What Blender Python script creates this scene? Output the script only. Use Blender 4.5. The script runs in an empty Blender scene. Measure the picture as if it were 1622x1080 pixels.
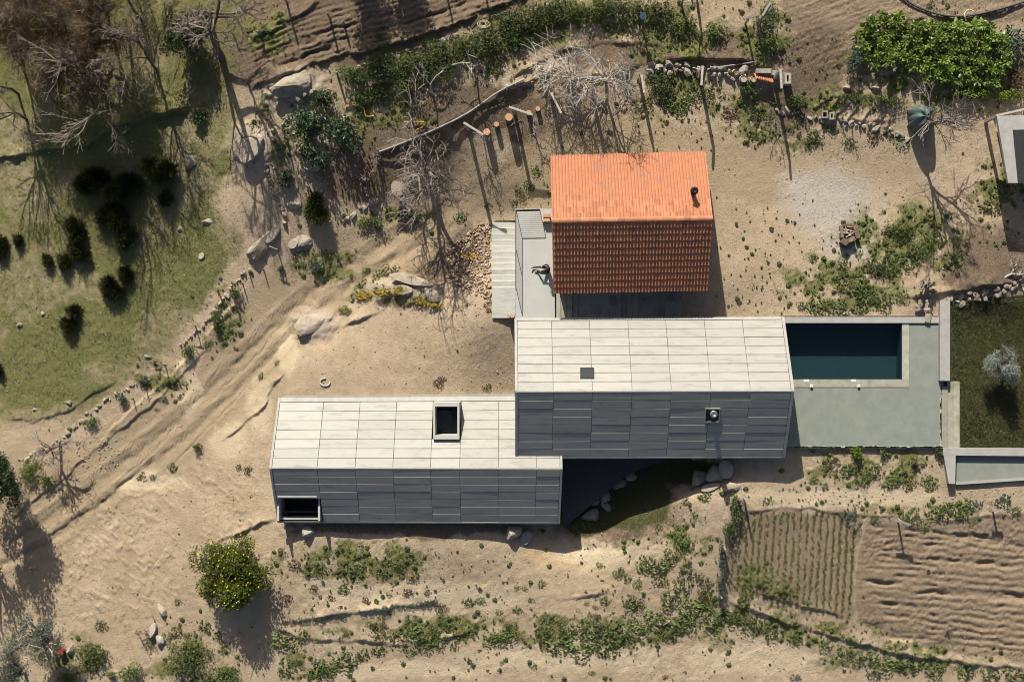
import bpy, math, random
import numpy as np
from mathutils import Vector, Matrix, Euler
R = math.radians
rng = np.random.default_rng(7)
random.seed(7)
scene = bpy.context.scene
C = scene.collection

# ------------------------------------------------------------------ camera, sky, sun, exposure
S = 29.0            # photo pixels per metre at height 0
PX, PY = 880.0, 520.0   # point straight below the camera, in photo pixels
H = 75.0
XC, YC = (PX-811)/S, (540-PY)/S
cam = bpy.data.cameras.new('camera'); camo = bpy.data.objects.new('camera', cam); C.objects.link(camo)
camo.location = (XC, YC, H)
cam.sensor_width = 36; cam.lens = 36*S*H/1622
cam.shift_x = -(PX-811)/1622; cam.shift_y = -(540-PY)/1622
cam.clip_start = 1; cam.clip_end = 3000
scene.camera = camo

SUN_EL = R(33.6)
sd = Vector((-0.222, 0.975, 0)).normalized()*math.cos(SUN_EL); sd.z = math.sin(SUN_EL)   # towards the sun
w = bpy.data.worlds.new('World'); scene.world = w; w.use_nodes = True
nt = w.node_tree; bg = nt.nodes['Background']
sky = nt.nodes.new('ShaderNodeTexSky'); sky.sky_type = 'NISHITA'; sky.sun_disc = False
sky.sun_elevation = SUN_EL; sky.sun_rotation = math.atan2(sd.x, sd.y) % (2*math.pi)
nt.links.new(sky.outputs[0], bg.inputs[0]); bg.inputs[1].default_value = 0.068; sky.air_density = .7; sky.dust_density = 2.2; sky.ozone_density = .1
sl = bpy.data.lights.new('sun', 'SUN'); sl.energy = 4.9; sl.angle = R(0.5); sl.color = (1, .95, .84)
so = bpy.data.objects.new('sun', sl); C.objects.link(so); so.location = (0, 30, 60)
so.rotation_euler = sd.to_track_quat('Z', 'Y').to_euler()
vs = scene.view_settings; vs.view_transform = 'Standard'; vs.look = 'None'; vs.gamma = 1; vs.exposure = 0.64
vs.use_curve_mapping = False
scene.cycles.filter_width = 1.0

# ------------------------------------------------------------------ helpers
def XY(px, py, z=0.0):
    k = (H-z)/H
    return XC+(px-PX)/S*k, YC+(PY-py)/S*k
def P(px, py, z): x, y = XY(px, py, z); return Vector((x, y, z))
TAB = rng.random((256, 256))
def vnoise(x, y, s=0):
    x = x+s*17.3; y = y+s*31.7
    xi = np.floor(x).astype(int); yi = np.floor(y).astype(int); fx = x-xi; fy = y-yi
    fx = fx*fx*(3-2*fx); fy = fy*fy*(3-2*fy)
    a = TAB[xi & 255, yi & 255]; b = TAB[(xi+1) & 255, yi & 255]; c = TAB[xi & 255, (yi+1) & 255]; d = TAB[(xi+1) & 255, (yi+1) & 255]
    return (a*(1-fx)+b*fx)*(1-fy)+(c*(1-fx)+d*fx)*fy
def fbm(x, y, oct=4, s=0):
    t = 0; a = .5; n = 0
    for i in range(oct): t = t+a*vnoise(x, y, s+i*3); n += a; a *= .5; x = x*2.03; y = y*2.03
    return t/n
def sstep(a, b, x): t = np.clip((x-a)/(b-a), 0, 1); return t*t*(3-2*t)
def inpoly(x, y, poly):
    r = np.zeros(x.shape, bool); n = len(poly); j = n-1
    for i in range(n):
        xi, yi = poly[i]; xj, yj = poly[j]
        if yi != yj: r ^= ((yi > y) != (yj > y)) & (x < (xj-xi)*(y-yi)/(yj-yi)+xi)
        j = i
    return r
ORG = {}
def link(o, parent=None):
    C.objects.link(o)
    if parent is not None:
        o.parent = parent; ORG[o.name] = ORG.get(parent.name, Vector((0, 0, 0)))
    return o
def tag(o, label=None, cat=None, group=None, kind=None):
    if label: o['label'] = label
    if cat: o['category'] = cat
    if group: o['group'] = group
    if kind: o['kind'] = kind
    return o
def thing(name, label, cat, loc, group=None):
    o = bpy.data.objects.new(name, None); o.empty_display_size = .2; C.objects.link(o)
    o.location = loc; ORG[o.name] = Vector(loc); return tag(o, label, cat, group)
def npmesh(name, v, quads=None, tris=None, smooth=False):
    me = bpy.data.meshes.new(name); v = np.asarray(v, np.float32).reshape(-1, 3)
    nq = 0 if quads is None else len(quads); ntr = 0 if tris is None else len(tris)
    me.vertices.add(len(v)); me.vertices.foreach_set('co', v.ravel())
    idx = []
    if nq: idx.append(np.asarray(quads, np.int32).ravel())
    if ntr: idx.append(np.asarray(tris, np.int32).ravel())
    idx = np.concatenate(idx)
    me.loops.add(len(idx)); me.loops.foreach_set('vertex_index', idx)
    me.polygons.add(nq+ntr)
    me.polygons.foreach_set('loop_start', np.concatenate([np.arange(nq)*4, nq*4+np.arange(ntr)*3]).astype(np.int32))
    me.polygons.foreach_set('use_smooth', np.full(nq+ntr, bool(smooth)))
    me.update(calc_edges=True); return me
def part(name, v, quads, m, parent, tris=None, smooth=False, kind=None):
    v = np.asarray(v, float).reshape(-1, 3)
    if parent is not None: v = v-np.array(ORG[parent.name])
    me = npmesh(name, v, quads, tris, smooth); me.materials.append(m)
    o = link(bpy.data.objects.new(name, me), parent)
    if kind: o['kind'] = kind
    return o
def inst(name, me, M, parent):       # a piece sharing mesh data; M is its world matrix
    o = bpy.data.objects.new(name, me); link(o, parent)
    if parent is not None: M = Matrix.Translation(-ORG[parent.name]) @ M
    o.matrix_local = M if parent is not None else M
    if parent is None: o.matrix_world = M
    return o
def copy_thing(root, loc, rz=0, sc=1, label=None, group=None):
    r = root.copy(); C.objects.link(r); r.location = loc; r.rotation_euler = (0, 0, rz); r.scale = (sc,)*3 if not hasattr(sc, '__len__') else sc
    if label: r['label'] = label
    if group: r['group'] = group
    def rec(a, b):
        for ch in list(a.children):
            c = ch.copy(); C.objects.link(c); c.parent = b; c.matrix_parent_inverse = ch.matrix_parent_inverse; rec(ch, c)
    rec(root, r); return r
CUBEQ = [[0, 3, 2, 1], [4, 5, 6, 7], [0, 1, 5, 4], [1, 2, 6, 5], [2, 3, 7, 6], [3, 0, 4, 7]]
class MB:                             # collects boxes, prisms and tubes for ONE mesh
    def __init__(s): s.v = []; s.q = []; s.t = []; s.n = 0
    def add(s, v, q=(), t=()):
        v = np.asarray(v, float).reshape(-1, 3); s.v.append(v)
        if len(q): s.q.append(np.asarray(q, int).reshape(-1, 4)+s.n)
        if len(t): s.t.append(np.asarray(t, int).reshape(-1, 3)+s.n)
        s.n += len(v); return s
    def box(s, x0, x1, y0, y1, z0, z1):
        return s.add([(x0, y0, z0), (x1, y0, z0), (x1, y1, z0), (x0, y1, z0), (x0, y0, z1), (x1, y0, z1), (x1, y1, z1), (x0, y1, z1)], CUBEQ)
    def quadbox(s, pts, z0, z1):      # four corner points (x,y) -> vertical prism
        return s.add([(p[0], p[1], z0) for p in pts]+[(p[0], p[1], z1) for p in pts], CUBEQ)
    def slab(s, pts, n, t0, t1):      # four 3D points thickened along n from t0 to t1
        pts = np.asarray([tuple(p) for p in pts]); n = np.asarray(tuple(n))
        return s.add(np.concatenate([pts+n*t0, pts+n*t1]), CUBEQ)
    def tubes(s, p0, p1, r0, r1, k=6):
        v, q = tube_arrays(p0, p1, r0, r1, k); return s.add(v, q)
    def tube(s, pts, r, k=6):
        pts = [tuple(p) for p in pts]; r = np.full(len(pts), r) if np.isscalar(r) else np.asarray(r, float)
        return s.tubes(pts[:-1], pts[1:], r[:-1], r[1:], k)
    def rod(s, a, b, r, k=6, r2=None):   # closed rod
        a = np.array(tuple(a), float); b = np.array(tuple(b), float); r2 = r if r2 is None else r2
        v, q = tube_arrays([a], [b], [r], [r2], k)
        t = [[0, i+1, i] for i in range(1, k-1)]+[[k, k+i, k+i+1] for i in range(1, k-1)]
        return s.add(v, q, t)
    def build(s, name, m, parent=None, smooth=False, kind=None):
        return part(name, np.concatenate(s.v), np.concatenate(s.q) if s.q else None, m, parent, np.concatenate(s.t) if s.t else None, smooth, kind)
def tube_arrays(p0, p1, r0, r1, k):
    p0 = np.asarray(p0, float).reshape(-1, 3); p1 = np.asarray(p1, float).reshape(-1, 3); r0 = np.asarray(r0, float); r1 = np.asarray(r1, float); n = len(p0)
    d = p1-p0; d /= np.maximum(np.linalg.norm(d, axis=1, keepdims=True), 1e-9)
    ref = np.where(np.abs(d[:, 2:3]) < .9, np.array([[0, 0, 1.]]), np.array([[1., 0, 0]]))
    u = np.cross(d, ref); u /= np.linalg.norm(u, axis=1, keepdims=True); v = np.cross(d, u)
    a = np.arange(k)*2*math.pi/k; ca, sa = np.cos(a), np.sin(a)
    ring = u[:, None, :]*ca[None, :, None]+v[:, None, :]*sa[None, :, None]
    A = p0[:, None, :]+ring*r0[:, None, None]; B = p1[:, None, :]+ring*r1[:, None, None]
    V = np.concatenate([A, B], axis=1).reshape(-1, 3)
    i = np.arange(k); j = (i+1) % k
    q = np.stack([i, i+k, j+k, j], 1)
    return V, (q[None]+(np.arange(n)*2*k)[:, None, None]).reshape(-1, 4)

# ------------------------------------------------------------------ materials
class NT:
    def __init__(s, m): s.t = m.node_tree; s.l = s.t.links
    def n(s, typ, **k):
        nd = s.t.nodes.new(typ)
        for a, b in k.items(): setattr(nd, a, b)
        return nd
    def math(s, op, a, b=None, clamp=False):
        nd = s.n('ShaderNodeMath', operation=op); nd.use_clamp = clamp
        for i, x in enumerate((a, b)):
            if x is None: continue
            if isinstance(x, (int, float)): nd.inputs[i].default_value = x
            else: s.l.new(x, nd.inputs[i])
        return nd.outputs[0]
    def mix(s, f, a, b, mode='MIX'):
        nd = s.n('ShaderNodeMix', data_type='RGBA', blend_type=mode)
        for i, x in ((0, f), (6, a), (7, b)):
            if isinstance(x, (int, float)): nd.inputs[i].default_value = x
            elif isinstance(x, tuple): nd.inputs[i].default_value = x+(1,) if len(x) == 3 else x
            else: s.l.new(x, nd.inputs[i])
        return nd.outputs[2]
    def noise(s, co, scale, det=4, rough=.6, dist=0):
        nd = s.n('ShaderNodeTexNoise'); nd.inputs['Scale'].default_value = scale; nd.inputs['Detail'].default_value = det
        nd.inputs['Roughness'].default_value = rough; nd.inputs['Distortion'].default_value = dist
        s.l.new(co, nd.inputs['Vector']); return nd.outputs[0]
    def ramp(s, f, a, b, lo=.35, hi=.65):
        nd = s.n('ShaderNodeMapRange'); nd.inputs[1].default_value = lo; nd.inputs[2].default_value = hi
        nd.inputs[3].default_value = a; nd.inputs[4].default_value = b; s.l.new(f, nd.inputs[0]); return nd.outputs[0]
    def bump(s, h, strength, dist, prev=None):
        nd = s.n('ShaderNodeBump'); nd.inputs['Strength'].default_value = strength; nd.inputs['Distance'].default_value = dist
        s.l.new(h, nd.inputs['Height'])
        if prev is not None: s.l.new(prev, nd.inputs['Normal'])
        return nd.outputs[0]
def newmat(name):
    m = bpy.data.materials.new(name); m.use_nodes = True; return m, NT(m), m.node_tree.nodes['Principled BSDF']
def mat(name, c1, c2, rough=.8, scale=3, rnd=0.0, bump=0.0, bscale=20, spec=.3, metal=0, stretch=None, stain=None, det=5):
    m, t, b = newmat(name)
    co = t.n('ShaderNodeTexCoord').outputs['Object'] if rnd < 0 else t.n('ShaderNodeNewGeometry').outputs['Position']
    if stretch:
        mp = t.n('ShaderNodeMapping'); mp.inputs['Scale'].default_value = stretch; t.l.new(co, mp.inputs[0]); co = mp.outputs[0]
    f = t.ramp(t.noise(co, scale, det, .65), 0, 1, .3, .7)
    col = t.mix(f, c1, c2)
    if stain:
        sf = t.ramp(t.noise(co, stain[1], 3, .6, .4), 0, stain[2], .52, .72); col = t.mix(sf, col, stain[0])
    if rnd:
        oi = t.n('ShaderNodeObjectInfo').outputs['Random']
        v = t.ramp(oi, 1-abs(rnd), 1+abs(rnd), 0, 1)
        hs = t.n('ShaderNodeHueSaturation'); t.l.new(v, hs.inputs['Value']); t.l.new(col, hs.inputs['Color']); col = hs.outputs[0]
    t.l.new(col, b.inputs['Base Color'])
    b.inputs['Roughness'].default_value = rough; b.inputs['Specular IOR Level'].default_value = spec; b.inputs['Metallic'].default_value = metal
    if bump: t.l.new(t.bump(t.noise(co, bscale, 5, .65), bump, .05), b.inputs['Normal'])
    return m
def leafmat(name, c1, c2, c3=None, scale=1.2, rnd=.15, rough=.55, trans=.25):
    m, t, b = newmat(name)
    pos = t.n('ShaderNodeNewGeometry').outputs['Position']
    col = t.mix(t.ramp(t.noise(pos, scale, 3), 0, 1, .35, .65), c1, c2)
    col = t.mix(t.ramp(t.noise(pos, 14, 2), 0, .8, .5, .65), col, c3 or c2)
    oi = t.n('ShaderNodeObjectInfo').outputs['Random']
    hs = t.n('ShaderNodeHueSaturation'); t.l.new(t.ramp(oi, 1-rnd, 1+rnd, 0, 1), hs.inputs['Value']); t.l.new(col, hs.inputs['Color'])
    t.l.new(hs.outputs[0], b.inputs['Base Color']); b.inputs['Roughness'].default_value = rough; b.inputs['Specular IOR Level'].default_value = .3
    tr = t.n('ShaderNodeBsdfTranslucent'); t.l.new(hs.outputs[0], tr.inputs[0])
    mx = t.n('ShaderNodeMixShader'); mx.inputs[0].default_value = trans
    t.l.new(b.outputs[0], mx.inputs[1]); t.l.new(tr.outputs[0], mx.inputs[2]); t.l.new(mx.outputs[0], m.node_tree.nodes['Material Output'].inputs[0])
    return m
M = {}
M['panel'] = mat('pale_concrete', (.305, .295, .262), (.275, .264, .236), .46, 1.6, rnd=.05, bump=.12, bscale=14, spec=.5, stretch=(1, 5, 5), stain=((.165, .155, .135), .9, .55))
_t = NT(M['panel']); _b = M['panel'].node_tree.nodes['Principled BSDF']; _oi = _t.n('ShaderNodeObjectInfo').outputs['Random']
_r = _t.math('FRACT', _t.math('MULTIPLY', _oi, 7.31)); _t.l.new(_t.ramp(_r, .50, .58, 0, 1), _b.inputs['Roughness']); _b.inputs['Specular IOR Level'].default_value = .3
M['coping'] = mat('grey_concrete', (.27, .265, .245), (.34, .33, .305), .7, 2.5, rnd=.05, bump=.25, bscale=12, stain=((.25, .24, .21), 1.2, .6))
M['wallconc'] = mat('wall_concrete', (.27, .27, .25), (.34, .33, .30), .8, 2.5, bump=.2, bscale=10)
M['terrace'] = mat('smooth_terrace', (.36, .365, .335), (.40, .40, .37), .65, 1.2, bump=.05, bscale=30)
M['step'] = mat('cast_steps', (.34, .335, .30), (.43, .42, .38), .75, 5, rnd=.16, bump=.15, bscale=25, stretch=(.4, 2, 1), stain=((.25, .25, .235), 2.2, .6))
M['deck'] = mat('deck_concrete', (.165, .185, .16), (.215, .232, .20), .6, 1.6, bump=.06, bscale=30, stain=((.25, .215, .15), .6, .3))
M['oldconc'] = mat('weathered_concrete', (.33, .315, .26), (.25, .235, .18), .85, 3, rnd=.18, bump=.3, bscale=14, stain=((.17, .155, .10), 1.5, .7))
M['poolwall'] = mat('dark_pool_lining', (.022, .042, .047), (.028, .05, .055), .5, 3)
M['black'] = mat('black_steel', (.012, .012, .013), (.02, .02, .02), .5, 4)
M['steel'] = mat('brushed_steel', (.45, .45, .44), (.55, .55, .53), .35, 8, metal=.8)
M['dark'] = mat('dark_recess', (.018, .02, .022), (.026, .028, .03), .7, 4)
M['tile'] = mat('terracotta', (.435, .185, .098), (.37, .145, .074), .8, 4, rnd=.2, bump=.15, bscale=40, stain=((.27, .15, .095), 1.8, .6))
M['granite'] = mat('granite', (.33, .295, .245), (.23, .205, .165), .9, 6, rnd=.2, bump=.5, bscale=9, stain=((.16, .15, .125), 1.4, .7))
M['boulder'] = mat('pale_rock', (.36, .305, .235), (.255, .215, .165), .95, 3.5, rnd=.15, bump=.9, bscale=7, stain=((.16, .14, .11), 1.6, .8))
M['rubble'] = mat('rubble_stone', (.38, .29, .21), (.30, .22, .16), .9, 5, rnd=.25, bump=.4, bscale=14)
M['postwood'] = mat('grey_wood', (.30, .27, .23), (.20, .175, .145), .9, 8, rnd=.2, bump=.3, bscale=20)
M['darkwood'] = mat('dark_wood', (.07, .055, .04), (.11, .085, .06), .9, 8, rnd=.2)
M['bark'] = mat('brown_bark', (.10, .08, .062), (.15, .12, .09), .95, 6, bump=.4, bscale=15)
M['palebark'] = mat('pale_bark', (.44, .40, .35), (.30, .27, .23), .9, 6, bump=.3, bscale=15)
M['greytwig'] = mat('grey_twigs', (.15, .125, .105), (.22, .19, .16), .9, 6)
M['cutwood'] = mat('cut_wood', (.50, .29, .17), (.40, .22, .12), .85, 9, rnd=.1)
M['firewood'] = mat('charred_wood', (.25, .175, .11), (.07, .055, .045), .9, 6, rnd=.3)
M['char'] = mat('charcoal', (.02, .02, .02), (.05, .048, .045), .95, 9, bump=.5, bscale=30)
M['white'] = mat('white_plastic', (.72, .72, .70), (.78, .78, .76), .5, 5)
M['yellowhose'] = mat('yellow_hose', (.62, .40, .04), (.55, .34, .03), .5, 5)
M['creamhose'] = mat('cream_hose', (.55, .45, .28), (.6, .5, .33), .6, 5)
M['pipe'] = mat('grey_pipe', (.20, .20, .20), (.30, .29, .27), .5, 5)
M['blackpipe'] = mat('black_pipe', (.03, .03, .032), (.06, .06, .06), .5, 5)
M['tarp'] = mat('green_tarpaulin', (.055, .085, .075), (.10, .13, .12), .6, 4, bump=.5, bscale=5)
M['cloth'] = mat('black_clothing', (.016, .017, .02), (.024, .025, .03), .85, 12, bump=.3, bscale=20)
M['skin'] = mat('skin', (.48, .29, .20), (.44, .26, .18), .55, 12)
M['hair'] = mat('dark_hair', (.018, .012, .009), (.03, .02, .015), .5, 30)
M['shoe'] = mat('tan_shoes', (.46, .31, .20), (.40, .27, .17), .7, 12)
M['red'] = mat('red_plastic', (.40, .06, .05), (.34, .05, .04), .6, 6)
M['bluebag'] = mat('dark_blue_bag', (.02, .03, .06), (.03, .04, .08), .6, 6)
M['cane'] = mat('pale_canes', (.55, .52, .46), (.42, .39, .34), .8, 8, rnd=.15)
M['paveshade'] = mat('slate_and_shade', (.055, .052, .05), (.07, .066, .062), .9, 4, bump=.2)  # slate tone with the house shade put into the colour
M['nosing'] = mat('worn_step_edge', (.52, .51, .47), (.46, .45, .41), .8, 6)
M['joint'] = mat('joint_grey', (.10, .098, .09), (.13, .126, .115), .9, 5)
M['frame'] = mat('pale_frame_concrete', (.42, .41, .38), (.36, .35, .325), .7, 3, bump=.15)
M['glass'] = mat('dark_glass', (.012, .018, .022), (.02, .026, .03), .06, 3, spec=.7)
m, t, b = newmat('pool_water')
g = t.n('ShaderNodeBsdfGlossy'); g.inputs['Roughness'].default_value = .02
tr = t.n('ShaderNodeBsdfTransparent'); tr.inputs[0].default_value = (.62, .78, .80, 1)
fr = t.n('ShaderNodeFresnel'); fr.inputs[0].default_value = 1.33
pos = t.n('ShaderNodeNewGeometry').outputs['Position']
nb = t.bump(t.noise(pos, 2.2, 3, .55), .12, .05); t.l.new(nb, g.inputs['Normal']); t.l.new(nb, fr.inputs['Normal'])
mx = t.n('ShaderNodeMixShader'); mx.inputs[0].default_value = .035; t.l.new(tr.outputs[0], mx.inputs[1]); t.l.new(g.outputs[0], mx.inputs[2])
t.l.new(mx.outputs[0], m.node_tree.nodes['Material Output'].inputs[0]); M['water'] = m
M['bramble'] = leafmat('bramble_leaves', (.034, .062, .014), (.085, .115, .030), (.14, .15, .05))
M['weed'] = leafmat('weed_leaves', (.085, .125, .03), (.125, .165, .045), (.165, .18, .065), rnd=.25)
M['darkweed'] = leafmat('dark_weed_leaves', (.060, .10, .024), (.085, .12, .032), (.12, .145, .05), rnd=.25)
M['dryweed'] = leafmat('dry_weed_leaves', (.12, .12, .045), (.17, .14, .065), (.10, .10, .04), rnd=.25)
M['rust'] = leafmat('rust_weed_leaves', (.16, .07, .04), (.12, .08, .05), rnd=.2)
M['blueweed'] = leafmat('bluish_leaves', (.05, .085, .055), (.085, .12, .08), rnd=.2)
M['gorse'] = leafmat('gorse_spines', (.024, .036, .008), (.045, .048, .010), (.05, .04, .012), rnd=.25, trans=.1)
M['kale'] = leafmat('bright_broad_leaves', (.10, .165, .028), (.165, .215, .045), (.22, .25, .075), rnd=.3, rough=.4)
M['loquat'] = leafmat('dark_broad_leaves', (.022, .05, .018), (.04, .08, .03), (.13, .17, .11), rnd=.1, rough=.35)
M['lemonleaf'] = leafmat('citrus_leaves', (.04, .068, .010), (.075, .10, .014), (.20, .20, .02), rnd=.05, rough=.4)
M['lemon'] = mat('lemon_skin', (.52, .43, .03), (.60, .48, .05), .5, 9)
M['olive'] = leafmat('olive_leaves', (.17, .19, .165), (.27, .29, .26), (.12, .14, .11), rnd=.05)
M['greyolive'] = leafmat('grey_green_leaves', (.085, .105, .075), (.16, .18, .14), (.06, .08, .05), rnd=.05)
M['bud'] = leafmat('brown_buds', (.13, .068, .022), (.085, .055, .022), (.17, .10, .03), scale=.5, rnd=.15)
M['darkleaf'] = leafmat('dark_leaves', (.018, .035, .009), (.03, .05, .014), rnd=.1)
M['yellowflower'] = leafmat('yellow_flowers', (.52, .36, .04), (.44, .30, .03), rnd=.1)
M['yellowbush'] = leafmat('lime_leaves', (.17, .24, .02), (.12, .18, .02), (.22, .28, .04), rnd=.1)
M['seedling'] = leafmat('seedling_leaves', (.095, .13, .03), (.15, .17, .05), rnd=.1)
M['straw'] = leafmat('straw_blades', (.30, .23, .12), (.22, .17, .09), (.15, .13, .05), rnd=.1)

# ------------------------------------------------------------------ terrain: a height field over the photo's pixel grid, unprojected to real ground points
CP = [(900,240,.1),(850,290,-.4),(1000,210,.5),(1150,300,.2),(1250,260,.15),(1350,300,.1),(1450,320,.2),(1560,330,.4),(1610,420,.5),(1150,450,0),(1300,450,0),(1420,430,.1),(1150,490,-.3),(1110,485,-.45),(1300,495,-.08),(1450,470,.1),
 (800,345,-1.35),(780,300,-.9),(720,320,-1.2),(640,380,-1.55),(560,440,-1.8),(480,510,-2.2),(400,590,-3),(320,670,-3.7),(220,740,-4.4),(120,820,-5),(40,900,-5.4),
 (620,330,-1.2),(540,365,-1.3),(440,420,-1.5),(340,510,-2.4),(260,590,-3.3),(150,690,-4.2),(40,750,-4.8),
 (300,350,-1.6),(200,450,-2.6),(60,420,-3),(60,560,-3.8),(180,580,-3.2),(60,640,-4.2),(370,330,-.9),(60,230,-2.2),(200,210,-1.4),(320,180,-.8),(60,100,-1.6),(250,60,-.8),(350,100,0),(20,10,-1.4),(400,220,-.3),
 (450,50,1.0),(600,60,1.2),(700,20,1.4),(500,130,.5),(650,130,.8),(560,200,.1),(480,240,-.1),(620,250,-.3),(700,170,.8),(800,100,1.2),(900,40,1.4),(950,110,1.2),(1000,170,.6),(1060,20,1.5),(1150,60,1.4),(1150,170,.6),(1250,80,1.4),(1250,190,.5),(1350,60,1.6),(1480,90,1.7),(1600,60,1.8),(1400,170,1.0),(1520,190,.9),(1600,200,.8),(1450,10,1.9),(780,180,.4),(800,230,-.1),
 (500,560,-1.3),(600,560,-1.25),(780,600,-1.1),(700,520,-.7),(770,515,.0),(770,470,.0),(600,510,-1.3),(700,460,-.9),(740,400,-1.1),(460,620,-1.5),(640,470,-1.1),(450,560,-2),(420,650,-2.6),(400,720,-2.7),(380,780,-3),(420,830,-2.6),(250,850,-4.2),(150,930,-5),(300,780,-3.8),
 (500,858,-1.6),(650,858,-1.55),(780,870,-1.75),(450,920,-2.8),(600,930,-2.6),(750,930,-2.6),(900,900,-2.4),(450,1040,-4.2),(600,1040,-3.8),(800,1040,-3.6),(950,1000,-2.9),(340,950,-3.8),(300,1060,-5),(150,1040,-5.6),(30,1060,-6),(1000,1060,-3.4),
 (600,780,-1.7),(800,780,-2.1),(900,800,-2.7),(930,760,-2.7),(955,805,-2.9),(915,862,-2.35),(1000,780,-2.7),(1000,818,-1.8),(1050,750,-2.3),(1060,797,-1.3),(1100,752,-1.7),(1100,780,-.95),(1080,830,-1.2),(1150,780,-.5),(1150,740,-.7),(1130,900,-1.3),
 (1280,740,-.4),(1400,740,-.35),(1490,750,-.4),(1220,760,-.4),(1300,650,-.05),(1480,600,-.05),(1250,520,-.05),(1560,500,-.25),(1560,680,-.25),(1610,590,-.25),(1560,460,.35),
 (1250,850,-.9),(1200,930,-1.2),(1400,870,-.9),(1580,870,-.9),(1350,970,-1.4),(1500,980,-1.3),(1600,1040,-1.5),(1300,790,-.5),(1450,800,-.5),(1600,780,-.5),(1150,960,-1.9),(1250,1000,-2.2),(1200,1060,-2.8),(1400,1050,-2.3),(1500,1070,-2.2)]
cp = np.array(CP, float); lowz = (cp[:, 2] < -1.7) & ~((cp[:, 0] > 885) & (cp[:, 0] < 1120) & (cp[:, 1] > 720) & (cp[:, 1] < 872)); cp[lowz, 2] = -1.7+(cp[lowz, 2]+1.7)*.52; cp[cp[:, 2] > .4, 2] = .4+(cp[cp[:, 2] > .4, 2]-.4)*.75; ctr = cp[:, :2]
D = np.linalg.norm(ctr[:, None]-ctr[None], axis=2)
wts = np.linalg.solve(np.sqrt(D*D+25*25), cp[:, 2])
def base_h(px, py):
    px = np.clip(px, -60, 1690); py = np.clip(py, -60, 1140); out = np.zeros(px.shape)
    for (cx, cy), wt in zip(ctr, wts): out += wt*np.sqrt((px-cx)**2+(py-cy)**2+625)
    return out
ST = 2.4
gx = np.arange(-110, 1735, ST); gy = np.arange(-110, 1195, ST)
GX, GY = np.meshgrid(gx, gy)
Z = base_h(GX, GY)
UX, UY = GX/S, GY/S
WX = GX+(fbm(UX*.8, UY*.8, 4, 1)-.5)*26+(fbm(UX*4, UY*4, 2, 5)-.5)*8
WY = GY+(fbm(UX*.8, UY*.8, 4, 2)-.5)*26+(fbm(UX*4, UY*4, 2, 6)-.5)*8
def blur(a, r):
    for ax in (0, 1):
        for _ in range(2):
            pad = [(0, 0), (0, 0)]; pad[ax] = (r+1, r)
            c = np.cumsum(np.pad(a, pad, mode='edge'), axis=ax)
            n = a.shape[ax]
            hi = np.take(c, np.arange(2*r+1, 2*r+1+n), axis=ax); lo = np.take(c, np.arange(0, n), axis=ax)
            a = (hi-lo)/(2*r+1)
    return a
def region(polys, r=3, warp=True):
    m = np.zeros(GX.shape)
    for p in polys: m = np.maximum(m, inpoly(WX if warp else GX, WY if warp else GY, p))
    return blur(m, r) if r else m
def ell(es, soft=.5):                 # soft ellipses (cx,cy,rx,ry)
    m = np.zeros(GX.shape)
    for cx, cy, rx, ry in es:
        d = np.sqrt(((WX-cx)/rx)**2+((WY-cy)/ry)**2); m = np.maximum(m, 1-sstep(1-soft, 1+soft, d))
    return m
def polydist(pts, side=False, warp=6):
    wx = GX+(fbm(UX*1.5, UY*1.5, 3, 9)-.5)*warp*2; wy = GY+(fbm(UX*1.5, UY*1.5, 3, 12)-.5)*warp*2
    best = np.full(GX.shape, 1e9); sgn = np.zeros(GX.shape); tt = np.zeros(GX.shape); L = 0
    for (ax, ay), (bx, by) in zip(pts[:-1], pts[1:]):
        dx, dy = bx-ax, by-ay; l2 = dx*dx+dy*dy; l = math.sqrt(l2)
        t = np.clip(((wx-ax)*dx+(wy-ay)*dy)/l2, 0, 1)
        d = np.hypot(wx-ax-t*dx, wy-ay-t*dy); s = (dx*(wy-ay)-dy*(wx-ax))/l
        k = d < best; best = np.where(k, d, best); sgn = np.where(k, s, sgn); tt = np.where(k, L+t*l, tt); L += l
    return best, sgn, tt, L
TRACK = [(-110,870),(20,775),(130,715),(250,612),(335,530),(430,440),(540,378),(620,348),(720,312),(800,258),(870,212),(960,190),(1060,196),(1160,215),(1240,250),(1240,330),(1130,300),(870,330),(790,335),(740,350),(700,400),(610,440),(540,478),(470,545),(425,600),(350,690),(250,765),(130,840),(60,910),(-110,1040)]
PASTURE = [(-110,-110),(395,-110),(395,20),(365,90),(380,200),(345,330),(385,380),(330,470),(270,555),(190,620),(120,660),(-110,690)]
LAWN = [(1507,476),(1622,470),(1740,468),(1740,712),(1520,712),(1518,606),(1507,606)]
TILLED = [[(1372,830),(1500,828),(1622,815),(1740,815),(1740,1050),(1622,1050),(1480,1020),(1352,985),(1362,900)], [(395,150),(500,100),(650,62),(800,14),(830,-110),(420,-110),(370,80)], [(1255,-110),(1740,-110),(1740,30),(1400,35),(1360,120),(1300,110),(1240,60)]]
BED = [(1160,805),(1362,815),(1350,980),(1150,930),(1158,870)]
YARD = [(478,520),(560,500),(640,490),(779,500),(815,505),(815,640),(445,640),(455,590)]
COURT = [(1080,215),(1250,225),(1430,260),(1480,330),(1380,400),(1250,460),(1130,480),(1120,300)]
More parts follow.
